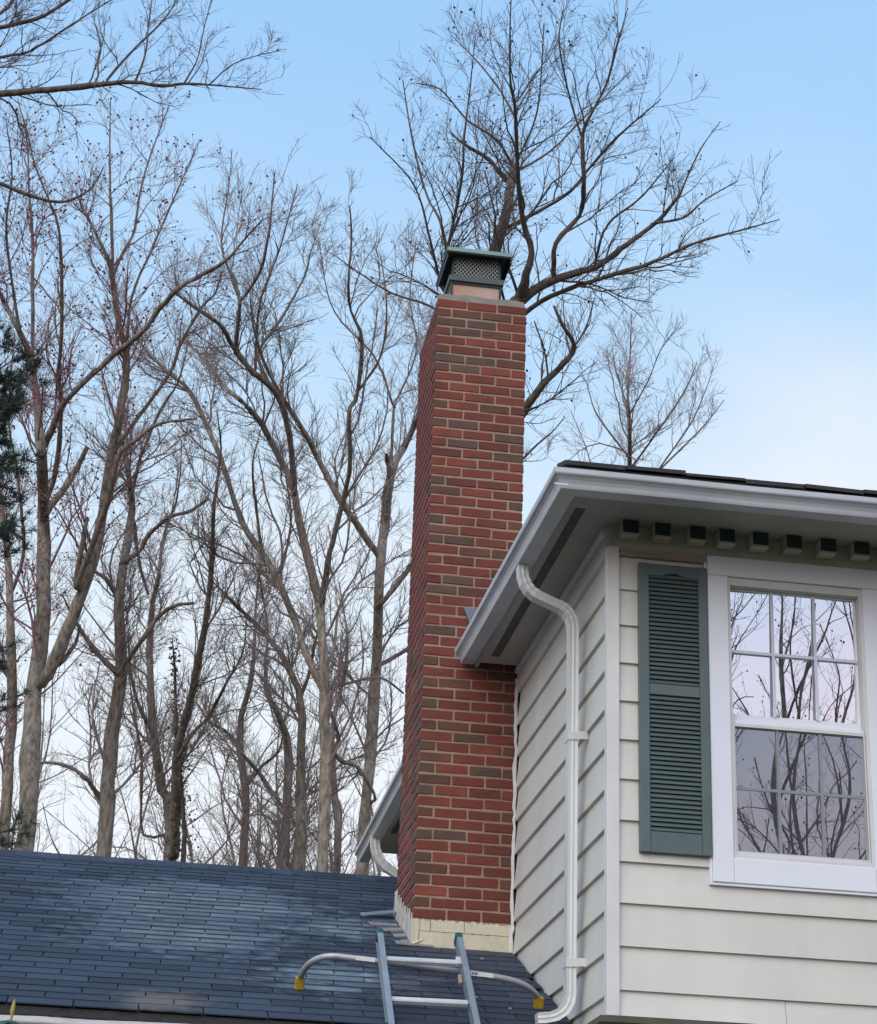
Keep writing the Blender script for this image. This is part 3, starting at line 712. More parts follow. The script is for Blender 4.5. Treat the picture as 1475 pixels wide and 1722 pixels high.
for x in (mx0 - .012, mx1 - .004):
    for y in (my0 - .006, my1 - .01):
        box('post', (x, y, mz0 - .03), (x + .016, y + .016, mz1), M['capgreen'], cap)
def diamonds(p0, p1):
    mb = MB(); W = (Vector(p1) - Vector(p0)).length; u = (Vector(p1) - Vector(p0)).normalized(); nn = Vector((-u.y, u.x, 0))
    cols = max(4, int(W / .0255)); dw = W / cols; rows = 5; dh = (mz1 - mz0) / rows
    for i in range(cols):
        for r in range(rows):
            for (a, b) in (((i, r), (i + .5, r + .5)), ((i + .5, r + .5), (i + 1, r)), ((i, r + 1), (i + .5, r + .5)), ((i + .5, r + .5), (i + 1, r + 1))):
                A = Vector(p0) + u * a[0] * dw + Vector((0, 0, mz0 - Vector(p0).z + a[1] * dh)); B = Vector(p0) + u * b[0] * dw + Vector((0, 0, mz0 - Vector(p0).z + b[1] * dh))
                d = (B - A).normalized(); s = d.cross(nn) * .0016; q = nn * .0012
                mb.add([A - s - q, A + s - q, B + s - q, B - s - q, A - s + q, A + s + q, B + s + q, B - s + q], [(0,1,2,3),(7,6,5,4),(0,4,5,1),(3,2,6,7)])
    return mb
diamonds((mx0, my0, 0), (mx1, my0, 0)).build('mesh_screen', M['meshwire'], cap)
diamonds((mx0, my1, 0), (mx0, my0, 0)).build('mesh_screen', M['meshwire'], cap)
diamonds((mx1, my0, 0), (mx1, my1, 0)).build('mesh_screen', M['meshwire'], cap)
lx0, lx1, ly0, ly1 = 1.672, 2.112, CY0 + .115, CY0 + .61
zl = mz1 - .006
mb = MB()
mid = (lx0 + lx1) / 2
vs = [(lx0, ly0, zl), (lx1, ly0, zl), (lx1, ly1, zl), (lx0, ly1, zl), (mid - .06, (ly0+ly1)/2 - .06, zl + .05), (mid + .06, (ly0+ly1)/2 - .06, zl + .05), (mid + .06, (ly0+ly1)/2 + .06, zl + .05), (mid - .06, (ly0+ly1)/2 + .06, zl + .05)]
mb.add(vs, [(3,2,1,0), (0,1,5,4), (1,2,6,5), (2,3,7,6), (3,0,4,7), (4,5,6,7)])
mb.build('lid', M['capgreen'], cap)
mb = MB()
mb.box((lx0 - .004, ly0 - .005, zl - .004), (lx1 + .004, ly0 - .0005, zl + .026), .002); mb.box((lx0 - .004, ly1 + .0005, zl - .006), (lx1 + .004, ly1 + .004, zl + .028))
mb.build('lid_edge', M['capedge'], cap)
mb = MB()   # turned-down drip skirt on the sides
mb.box((lx0 + .001, ly0 + .001, zl - .012), (lx1 - .001, ly0 + .006, zl - .0065)); mb.box((lx0 + .001, ly0 + .008, zl - .05), (lx0 + .005, ly1 - .001, zl - .001)); mb.box((lx1 - .005, ly0 + .008, zl - .05), (lx1 - .001, ly1 - .001, zl - .001))
mb.box((lx0 - .004, ly0, zl - .006), (lx0 - .0005, ly1, zl + .026)); mb.box((lx1 + .0005, ly0, zl - .006), (lx1 + .004, ly1, zl + .026))
mb.build('lid_skirt', M['capgreen'], cap)
box('dark_inner_box', (mx0 + .03, my0 + .03, mz0 - .02), (mx1 - .03, my1 - .03, mz1 - .01), M['dark'], cap)  # near-black box added so no bright sky shows through the mesh
# cream painted base: two painted courses with ragged top edge
rng = random.Random(9)
def painted(zlo, zhi, xa, xb, yo, name, rag):
    n = 26; vs = []
    for i in range(n + 1):
        x = xa + (xb - xa) * i / n
        zt = zhi + (rng.uniform(-.008, .008) if rag else rng.uniform(-.002, .002))
        b = zlo + (rng.uniform(-.01, .006) if not rag else 0)
        vs += [(x, CY0 - yo, b), (x, CY0 - yo + rng.uniform(-.001, .001), zt), (x, CY0 + .01, zt + .002), (x, CY0 + .01, b)]
    fs = [(i*4 + k, i*4 + (k+1) % 4, (i+1)*4 + (k+1) % 4, (i+1)*4 + k) for i in range(n) for k in range(4)] + [(0,1,2,3), (n*4, n*4+1, n*4+2, n*4+3)]
    MB().add(vs, fs).build(name, M['stucco'], chim)
for xa, xb in ((CX0 + .03, 1.70), (1.704, 1.90), (1.904, 2.19)): painted(2.318, 2.383, xa, xb, .005 + rng.uniform(0, .002), 'painted_brick', True)
painted(2.20, 2.313, CX0 + .037, 2.19, .010, 'painted_parging', False)
painted(2.205, 2.385, CX0 - .004, CX0 + .033, .013, 'painted_corner', False)
# step flashing up the left face (saw-tooth), under white sealant
RS, RY, RZ = .398, 11.427, 2.196
def roofz(y): return RZ + RS * (y - RY)
y = CY0 - .005; k = 0
while y < CY1 - .03:
    h = .125 + rng.uniform(-.01, .01)
    ln = .125
    poly = [(y, roofz(y) - .02), (y + ln, roofz(y + ln) - .02), (y + ln, roofz(y + ln) + h * .42), (y + .018, roofz(y) + h + .06 + rng.uniform(-.015, .015)), (y + .004, roofz(y) + h * .5)]
    MB().prism(poly, CX0 - .010 - .0015 * (k % 2), CX0 - .004, 0).build('step_flashing', M['flash'], chim); y += .100; k += 1
MB().prism([(CY1 - .06, roofz(CY1) - .02), (CY1 - .01, roofz(CY1)), (CY1 - .01, roofz(CY1) + .16), (CY1 - .05, roofz(CY1) + .13)], CX0 - .012, CX0 - .002, 0).build('step_flashing', M['flash'], chim)
# grey metal flashing tab above the eave
MB().prism([(1.835, 4.335), (1.945, 4.325), (1.93, 4.15), (1.895, 4.18)], CY0 - .03, CY0 - .004, 1).build('metal_flashing', M['bluemetal'], chim)

# ------------------------------------------------------------------ single-storey wing with the shingle roof
wing = empty('house_wing', (0, 9.62, GZ), 'low single-storey wing with dark blue-grey three-tab shingle roof and white gutter', 'house wing')
EY, RY2 = 9.63, 13.70
WX = -3.6
mb = MB(); mb.box((WX + .3, 10.05, GZ), (2.18, 10.17, 1.44)); mb.box((WX + .3, 17.2, GZ), (2.18, 17.3, 1.44)); mb.box((WX + .3, 10.171, GZ), (WX + .42, 17.199, 1.44))
mb.build('wall', M['siding'], wing)
vs = []
for x in (WX, XW - .002):
    vs += [(x, EY, roofz(EY) - .012), (x, RY2, roofz(RY2) - .012), (x, 2 * RY2 - EY, roofz(EY) - .012), (x, 2 * RY2 - EY, roofz(EY) - .05), (x, RY2, roofz(RY2) - .05), (x, EY, roofz(EY) - .05)]
deck = MB().add(vs, [(0,1,2,3,4,5), (6,7,8,9,10,11)] + [(i, (i+1) % 6, (i+1) % 6 + 6, i + 6) for i in range(6)]).build('roof_deck', M['shingle_dark'], wing)
roof = empty('roof', (0, EY, roofz(EY))); roof.parent = wing; roof.location = Vector((0, EY, roofz(EY))) - Vector(wing.location)
ang = math.atan(RS); EXP, TAB = .1315, .305
ca, sa = math.cos(ang), math.sin(ang)
ncourse = int((RY2 - EY) / ca / EXP)
rng = random.Random(31)
tabs = {}
def tab_mesh(wd, var):
    k = (round(wd, 3), var)
    if k not in tabs:
        r = random.Random(var)
        w2 = wd / 2 - .003
        L = EXP + .035
        d = [r.uniform(-.003, .003) for _ in range(4)]
        vs = [(-w2, -.006 + d[0], 0.001), (0, -.006 + d[1], 0.001), (w2, -.006 + d[2], 0.001), (w2, L, -.004), (-w2, L, -.004),
              (-w2, -.006 + d[0], .0075 + d[3] * .3), (0, -.006 + d[1], .0078), (w2, -.006 + d[2], .0075), (w2, L, .0015), (-w2, L, .0015)]
        fs = [(4,3,2,1,0), (5,6,7,8,9), (0,1,6,5), (1,2,7,6), (2,3,8,7), (3,4,9,8), (4,0,5,9)]
        tabs[k] = MB().add(vs, fs).mesh('shingle', M['shingle'])
    return tabs[k]
cand = []
for c in range(ncourse + 1):
    s = c * EXP - .012
    off = (c % 2) * TAB / 2 + .012 * c + rng.uniform(-.006, .006)
    x = WX + off % TAB + TAB / 2
    while x - TAB / 2 < XW - .03:
        y = EY + s * ca; z = roofz(EY) + s * sa
        x_keep = x; wd = TAB
        if x + TAB / 2 > XW - .004:
            wd = XW - .004 - (x - TAB / 2); x = x - TAB / 2 + wd / 2
        inside = not (CX0 - .03 < x < CX1 and CY0 - .02 < y + .06 < CY1)
        if inside and wd > .06:
            vis = x > -1.05 and not (x > 1.65 and y > CY0)
            cand.append((vis, y, x, z, wd))
        elif wd > .06 and CX0 - .03 - TAB/2 < x - .0 and x - TAB/2 < CX0 - .05:
            w3 = CX0 - .03 - (x - TAB/2); cand.append((True, y, x - TAB/2 + w3/2, z, w3))
        x = x_keep + TAB
cand.sort(key=lambda q: (not q[0], q[1]))
stuff = MB()
for i, (vis, y, x, z, wd) in enumerate(cand):
    me = tab_mesh(wd, rng.randrange(5))
    rot = (ang + rng.uniform(-.006, .010), rng.uniform(-.003, .003), rng.uniform(-.004, .004))
    if vis and i < 300:
        o = link('shingle', me, roof, (x, y, z)); o.rotation_euler = rot
    else:
        from mathutils import Euler
        mt = Matrix.Translation((x, y, z)) @ Euler(rot).to_matrix().to_4x4()
        stuff.add([mt @ v.co for v in me.vertices], [tuple(p.vertices) for p in me.polygons])
stuff.build('shingle', M['shingle'], roof, kind='stuff')
# ridge caps
x = WX
while x < XW - .3:
    mb = MB(); t = .008
    mb.add([(x, RY2 - .13, roofz(RY2 - .13) + .012), (x, RY2, roofz(RY2) + .02), (x, RY2 + .13, roofz(RY2 - .13) + .012), (x + .30, RY2 - .13, roofz(RY2 - .13) + .004), (x + .30, RY2, roofz(RY2) + .010), (x + .30, RY2 + .13, roofz(RY2 - .13) + .004),
            (x, RY2 - .13, roofz(RY2 - .13)), (x, RY2, roofz(RY2) + .006), (x, RY2 + .13, roofz(RY2 - .13)), (x + .3, RY2 - .13, roofz(RY2 - .13) - .004), (x + .3, RY2, roofz(RY2)), (x + .3, RY2 + .13, roofz(RY2 - .13) - .004)],
           [(0,1,4,3), (1,2,5,4), (6,7,1,0), (7,8,2,1), (0,3,9,6), (2,8,11,5), (3,4,10,9), (4,5,11,10), (6,9,10,7), (7,10,11,8)])
    mb.build('ridge_shingle', M['shingle'], roof); x += .145
# lifted and loose shingle pieces beside the chimney
rng = random.Random(14)
def flap(x0, x1, y, lift, m, dz=.012, name='loose_shingle'):
    z = roofz(y) + dz
    MB().add([(x0, y, z), (x1, y + .01, z + lift), (x1, y + .09, z + lift + .03), (x0, y + .09, z + .034), (x0, y, z + .006), (x1, y + .01, z + lift + .007), (x1, y + .09, z + lift + .037), (x0, y + .09, z + .04)],
             [(3,2,1,0), (4,5,6,7), (0,1,5,4), (1,2,6,5), (2,3,7,6), (3,0,4,7)]).build(name, m, roof)
flap(1.37, 1.585, 12.19, .035, M['bluemetal'], .02)
for k, y in enumerate([12.05, 11.98, 11.90, 11.82, 11.74, 11.66, 11.58, 11.50]):
    flap(1.43 + .02 * k - rng.uniform(0, .05), 1.575 + rng.uniform(-.01, .008) + .003 * k, y, rng.uniform(0, .012), M['pinkshingle'] if k % 2 else M['shingle'], .009)
flap(1.50, 1.72, 11.46, -.004, M['pinkshingle'], .012); flap(1.60, 1.66, 11.49, .03, M['caulk'], .012, 'sealant_lump')
for x, y, s in ((1.76, 10.25, .012), (1.9, 10.05, .01), (1.95, 11.2, .012), (2.05, 9.95, .014)):
    MB().box((x, y, roofz(y) + .009), (x + s * 1.6, y + s, roofz(y) + .017 + s * .3), .002).build('debris', M['pinkshingle'], roof)
# eave board, gutter
box('eave_board', (WX, EY + .008, roofz(EY) - .135), (2.15, EY + .030, roofz(EY) - .014), M['mossy'], wing)
GY = EY + .006; n = len(KP); vs = []
for k in range(25):
    x = WX + (1.9 - WX) * k / 24
    for o, z in KP:
        vs.append((x, GY - o * .85, roofz(EY) - .155 + z * .95 + .004 * math.sin(3.1 * x) + .003 * math.sin(11 * x + o * 50)))
MB().add(vs, [(k*n + i, k*n + (i+1) % n, (k+1)*n + (i+1) % n, (k+1)*n + i) for k in range(24) for i in range(n)] + [tuple(range(n)), tuple(range(24*n, 25*n))]).build('gutter', M['oldwhite'], wing)

# ------------------------------------------------------------------ ladder with stand-off stabilizer
lad = empty('extension_ladder', (1.0, 7.2, GZ), 'blue-grey aluminium extension ladder leaning on the low roof eave, green end caps', 'ladder')
P1, dirl = Vector((1.432, 9.90, 1.840)), Vector((.012, -.19, -.2265))      # middle of the top rung, step to the next rung
dn = dirl.normalized(); sx = Vector((1, 0, .012)).normalized(); nl = sx.cross(dn).normalized()   # nl points off the ladder plane
if nl.y > 0: nl = -nl
top_l, nr = .195, 13
def oriented_box(c, ax, hs, name, m, parent, ch=.0):
    mb = MB().box((-hs[0], -hs[1], -hs[2]), (hs[0], hs[1], hs[2]), ch)
    mb.v = [tuple(Vector(c) + ax[0]*v[0] + ax[1]*v[1] + ax[2]*v[2]) for v in mb.v]
    return mb.build(name, m, parent)
for s in (-1, 1):
    half = .192
    a = P1 - dn * top_l + sx * s * half; b = P1 + dirl * nr + sx * s * (half + .03)
    L = (b - a).length; ax = [sx, (b - a).normalized(), nl]
    # channel rail: web and two flanges
    mb = MB(); mb.box((-.004 * 1, 0, -.034), (.004, L, .034)); mb.box((-.026 if s < 0 else .004, 0, .027), (-.004 if s < 0 else .026, L, .034)); mb.box((-.026 if s < 0 else .004, 0, -.034), (-.004 if s < 0 else .026, L, -.027))
    mb.v = [tuple(a + ax[0]*v[0]*1.0 + ax[1]*v[1] + ax[2]*v[2]) for v in mb.v]
    r = mb.build('rail', M['rail'], lad)
    oriented_box(a + ax[1] * .012 + sx * s * .010, ax, (.018, .020, .037), 'end_cap', M['capend'], lad, .006)
for i in range(nr):
    c = P1 + dirl * i
    hw = .188 + .03 * i / nr
    mb = MB().box((-hw, -.015, -.015), (hw, .015, .015), .005)
    mb.v = [tuple(c + sx*v[0] + dn*v[1] + nl*v[2]) for v in mb.v]; mb.build('rung', M['alu'], lad)
oriented_box(P1 + sx * .178 + dn * .0 + nl * .012, [sx, dn, nl], (.012, .026, .012), 'bracket', M['alu'], lad, .002)
oriented_box(P1 + sx * .178 + dn * .10 - nl * .02, [sx, dn, nl], (.008, .03, .012), 'latch', M['wood'], lad, .002)
# stabilizer bar: one bent square tube
bl, br = Vector((1.245, 9.965, 1.838)), Vector((1.66, 9.965, 1.812))
fL, fR = Vector((.853, 10.24, 1.724)), Vector((2.068, 10.135, 1.682))
def arm(p, corner, foot): return bend(p, corner, foot, 12)
left = arm((1.00, 9.965, 1.852), (.868, 9.985, 1.852), fL + Vector((.0, -.03, .055)))
rightp = arm((1.80, 9.965, 1.800), (1.99, 9.975, 1.790), fR + Vector((-.012, -.03, .055)))
path = left[::-1] + [bl, Vector((1.45, 9.965, 1.826)), br] + rightp
st = MB().tube(path, .016, 10).build('stabilizer', M['bar'], lad, smooth=True)
for f, s in ((fL, -1), (fR, 1)):
    oriented_box(f + Vector((0, -.012, .03)), [Vector((1, 0, 0)), Vector((0, .93, .37)), Vector((0, -.37, .93))], (.023, .026, .032), 'rubber_foot', M['yellow'], st, .005)
for xa, xb, zz in ((1.10, 1.20, 1.846), (1.685, 1.80, 1.806)):
    z2 = zz - (xb - xa) * .05
    MB().add([(xa, 9.947, zz - .010), (xb, 9.947, z2 - .010), (xb, 9.947, z2 + .012), (xa, 9.947, zz + .012), (xa, 9.9495, zz - .010), (xb, 9.9495, z2 - .010), (xb, 9.9495, z2 + .012), (xa, 9.9495, zz + .012)], [(0,1,2,3), (7,6,5,4), (0,4,5,1), (3,2,6,7)]).build('sticker', M['sticker'], st)
mb = MB()
for k, dx in enumerate((.0, .012, .020)):
    mb.box((1.690 + dx, 9.9455, 1.802), (1.697 + dx, 9.9465, 1.812))
mb.build('print', M['dprint'], st)

# ------------------------------------------------------------------ trees
def tubes(polys, rads, sides):
    """polys (N,K,3), rads (N,K) -> verts, quads as numpy"""
    N_, K, _ = polys.shape
    t = np.empty_like(polys); t[:, 1:-1] = polys[:, 2:] - polys[:, :-2]; t[:, 0] = polys[:, 1] - polys[:, 0]; t[:, -1] = polys[:, -1] - polys[:, -2]
    t /= np.linalg.norm(t, axis=2, keepdims=True) + 1e-9
    d = polys[:, -1] - polys[:, 0]; d /= np.linalg.norm(d, axis=1, keepdims=True) + 1e-9
    ref = np.where(np.abs(d[:, 2:3]) > .8, np.array([[1., 0, 0]]), np.array([[0, 0, 1.]]))[:, None, :]
    a = np.cross(t, np.broadcast_to(ref, t.shape)); a /= np.linalg.norm(a, axis=2, keepdims=True) + 1e-9
    b = np.cross(a, t)
    ph = np.arange(sides) * 2 * np.pi / sides
    v = polys[:, :, None, :] + rads[:, :, None, None] * (a[:, :, None, :] * np.cos(ph)[None, None, :, None] + b[:, :, None, :] * np.sin(ph)[None, None, :, None])
    base = (np.arange(N_) * K * sides)[:, None, None]
    i = np.arange(K - 1)[None, :, None] * sides; k = np.arange(sides)[None, None, :]; k2 = (k + 1) % sides
    q = np.stack([base + i + k, base + i + k2, base + i + sides + k2, base + i + sides + k], -1).reshape(-1, 4)
    return v.reshape(-1, 3), q
def np_mesh(name, parts, m, org, smooth=True):
    vs, qs, n = [], [], 0
    for v, q in parts:
        vs.append(v); qs.append(q + n); n += len(v)
    v = np.concatenate(vs) - np.array(org); q = np.concatenate(qs); k = q.shape[1]
    me = bpy.data.meshes.new(name)
    me.vertices.add(len(v)); me.vertices.foreach_set('co', v.astype(np.float32).ravel())
    me.loops.add(q.size); me.loops.foreach_set('vertex_index', q.astype(np.int32).ravel())
    me.polygons.add(len(q)); me.polygons.foreach_set('loop_start', (np.arange(len(q)) * k).astype(np.int32)); me.polygons.foreach_set('loop_total', np.full(len(q), k, np.int32))
    if smooth: me.polygons.foreach_set('use_smooth', np.ones(len(q), bool))
    me.materials.append(m); me.update(calc_edges=True); me.validate()
    return me
def resample(pts, K, rg=None, jit=0.0):
    p = np.array(pts, float); d = np.r_[0, np.cumsum(np.linalg.norm(np.diff(p[:, :3], axis=0), axis=1))]
    # smooth through the traced points (Catmull-Rom)
    P = np.vstack([2*p[0] - p[1], p, 2*p[-1] - p[-2]])
    s = np.linspace(0, d[-1], K); out = np.empty((K, 4))
    for i, x in enumerate(s):
        j = min(max(np.searchsorted(d, x, 'right') - 1, 0), len(p) - 2)
        u = (x - d[j]) / max(d[j+1] - d[j], 1e-6)
        a, b, c, e = P[j], P[j+1], P[j+2], P[j+3]
        out[i] = .5 * ((2*b) + (-a + c)*u + (2*a - 5*b + 4*c - e)*u*u + (-a + 3*b - 3*c + e)*u**3)
        out[i, 3] = b[3] + (c[3] - b[3]) * u
    if jit and rg is not None: out[1:-1, :3] += rg.normal(0, jit, (K - 2, 3)) * out[1:-1, 3:4]
    return out
UPV = np.array([0, 0, 1.])
def grow(par, prad, rg, per_m, lmin, lmax, K, a0=30, a1=65, upb=.25, curl=.10, wig=.10, rmin=.004, rfac=.55, tmin=.15, maxn=100000, taper=.72):
    """side shoots along parent polylines par (N,K,3)"""
    seg = np.linalg.norm(np.diff(par, axis=1), axis=2).sum(1)
    cnt = rg.poisson(seg * per_m)
    idx = np.repeat(np.arange(len(par)), cnt)
    if len(idx) > maxn: idx = rg.choice(idx, maxn, replace=False)
    n = len(idx)
    if n == 0: return np.zeros((0, K, 3)), np.zeros((0, K))
    t = tmin + (1 - tmin) * rg.random(n) ** .8
    Kp = par.shape[1]; x = t * (Kp - 1); i = np.minimum(x.astype(int), Kp - 2); u = (x - i)[:, None]
    p = par[idx, i] * (1 - u) + par[idx, i+1] * u
    r = prad[idx, i] * (1 - u[:, 0]) + prad[idx, i+1] * u[:, 0]
    tg = par[idx, i+1] - par[idx, i]; tg /= np.linalg.norm(tg, axis=1, keepdims=True) + 1e-9
    v = rg.normal(0, 1, (n, 3)); v -= (v * tg).sum(1, keepdims=True) * tg; v /= np.linalg.norm(v, axis=1, keepdims=True) + 1e-9
    a = np.radians(rg.uniform(a0, a1, n))[:, None]
    d = np.cos(a) * tg + np.sin(a) * v + upb * UPV; d /= np.linalg.norm(d, axis=1, keepdims=True)
    L = rg.uniform(lmin, lmax, n) * (1.15 - taper * t) * np.minimum(1.3, .45 + seg[idx] / max(seg.mean(), .01) * .5)
    out = np.empty((n, K, 3)); out[:, 0] = p; st = (L / (K - 1))[:, None]
    for k in range(1, K):
        d = d + curl * UPV + rg.normal(0, wig, (n, 3)); d /= np.linalg.norm(d, axis=1, keepdims=True)
        out[:, k] = out[:, k-1] + d * st
    r0 = np.clip(np.minimum(r * rfac, .010 * L + .003), rmin, None)
    rr = r0[:, None] * np.linspace(1, .35, K)[None, :]
    return out, np.maximum(rr, rmin * .75)
def blobs(c, r, rg):
    """small octahedra (buds, seed balls) at points c"""
    n = len(c); o = np.array([[1,0,0],[0,1,0],[-1,0,0],[0,-1,0],[0,0,1.2],[0,0,-1.2]])
    v = c[:, None, :] + o[None] * (r * rg.uniform(.6, 1.3, n))[:, None, None]
    f = np.array([[0,1,4],[1,2,4],[2,3,4],[3,0,4],[1,0,5],[2,1,5],[3,2,5],[0,3,5]])
    return v.reshape(-1, 3), (np.arange(n)[:, None, None] * 6 + f[None]).reshape(-1, 3)
def tips(lv): return lv[:, -1]
def flat(mesh_parts): return mesh_parts
def make_tree(name, limbs, label, bk, tw, seed, dens=1.0, far=1.0, group=None, cat='tree', buds=None, lscale=1.0, trunk_from=.55, upb=.25, l1=(1.0, 2.6)):
    rg = np.random.default_rng(seed)
    base = limbs[0][0]
    root = empty(name, tuple(base[:3]), label, cat, group)
    sets = []
    for j, lb in enumerate(limbs):
        K = max(8, min(40, 3 * len(lb) + 4))
        q = resample(lb, K, rg, .10)
        me = np_mesh('trunk' if j == 0 else 'limb', [tubes(q[None, :, :3], (q[:, 3] * (1 + rg.normal(0, .07, K)))[None], 9 if q[:, 3].max() > .08 else 6)], BARK[bk if j == 0 or q[:, 3].max() > .062 else 'dark' if bk == 'dark' else 'limb'], base[:3])
        link('trunk' if j == 0 else 'limb', me, root, tuple(base[:3]))
        q12 = resample(lb, 14)
        if j == 0:   # only the upper trunk carries shoots
            n0 = int(14 * trunk_from); q12 = resample(q12[n0:], 14)
        sets.append(q12)
    par = np.array([s[:, :3] for s in sets]); pr = np.array([s[:, 3] for s in sets])
    rm = .0034 * far
    A, Ar = grow(par, pr, rg, 1.35 * dens, l1[0] * lscale, l1[1] * lscale, 8, 28, 62, upb, .05, .19, rm * 1.35, .5, .12)
    B, Br = grow(A, Ar, rg, 4.0 * dens, .30 * lscale, 1.05 * lscale, 6, 28, 58, upb * .7, .05, .15, rm, .6, .1)
    B2, B2r = grow(par, pr, rg, 3.4 * dens, .25 * lscale, .85 * lscale, 6, 32, 70, upb * .7, .05, .14, rm, .4, .2)
    BB, BBr = np.concatenate([B, B2]), np.concatenate([Br, B2r])
    C_, Cr = grow(BB, BBr, rg, 6.6 * dens, .14 * lscale, .46 * lscale, 4, 26, 58, upb * .6, .05, .13, rm * .85, .7, .15)
    cr = np_mesh('crown', [tubes(A, Ar, 4), tubes(BB, BBr, 3), tubes(C_, Cr, 3)], TWIG[tw], base[:3])
    link('crown', cr, root, tuple(base[:3]))
    if buds:
        pts = np.concatenate([tips(C_), C_[:, 2], tips(BB)])
        sel = rg.random(len(pts)) < buds[1]
        me = np_mesh(buds[0], [blobs(pts[sel], buds[2], rg)], M[buds[3]], base[:3], False)
        link(buds[0], me, root, tuple(base[:3]), kind='stuff')
        global NT; NT = globals().get('NT', 0) + len(cr.polygons) * 2
    return root
def proc_limbs(x, y, h, r, seed, lean=.05, nl=7, z0=GZ - .1, spread=.35, first=.35):
    rg = np.random.default_rng(seed); K = 9
    p = np.zeros((K, 4)); dx, dy = rg.normal(0, lean, 2)
    for i in range(K):
        t = i / (K - 1)
        p[i] = (x + dx * h * t + rg.normal(0, .012) * h * t, y + dy * h * t + rg.normal(0, .01) * h * t, z0 + h * t, max(r * (1 - .93 * t), .012))
    out = [p.tolist()]
    for k in range(nl):
        t = first + (1 - first) * (k + rg.random()) / nl * .9
        i = min(int(t * (K - 1)), K - 2); u = t * (K - 1) - i
        b = p[i] * (1 - u) + p[i+1] * u
        az = rg.uniform(0, 2 * np.pi); L = h * spread * (1.15 - .7 * t) * rg.uniform(.7, 1.2)
        d = np.array([math.cos(az), math.sin(az), rg.uniform(.5, 1.1)]); d /= np.linalg.norm(d)
        q = [b.tolist()]; q[0][3] *= .75; c = b[:3].copy(); rr = q[0][3]
        for s in range(5):
            d = d + np.array([0, 0, .13]) + rg.normal(0, .14, 3); d /= np.linalg.norm(d); c = c + d * L / 5
            q.append([*c, max(rr * (1 - (s + 1) / 5.4), .010)])
        out.append(q)
    return out

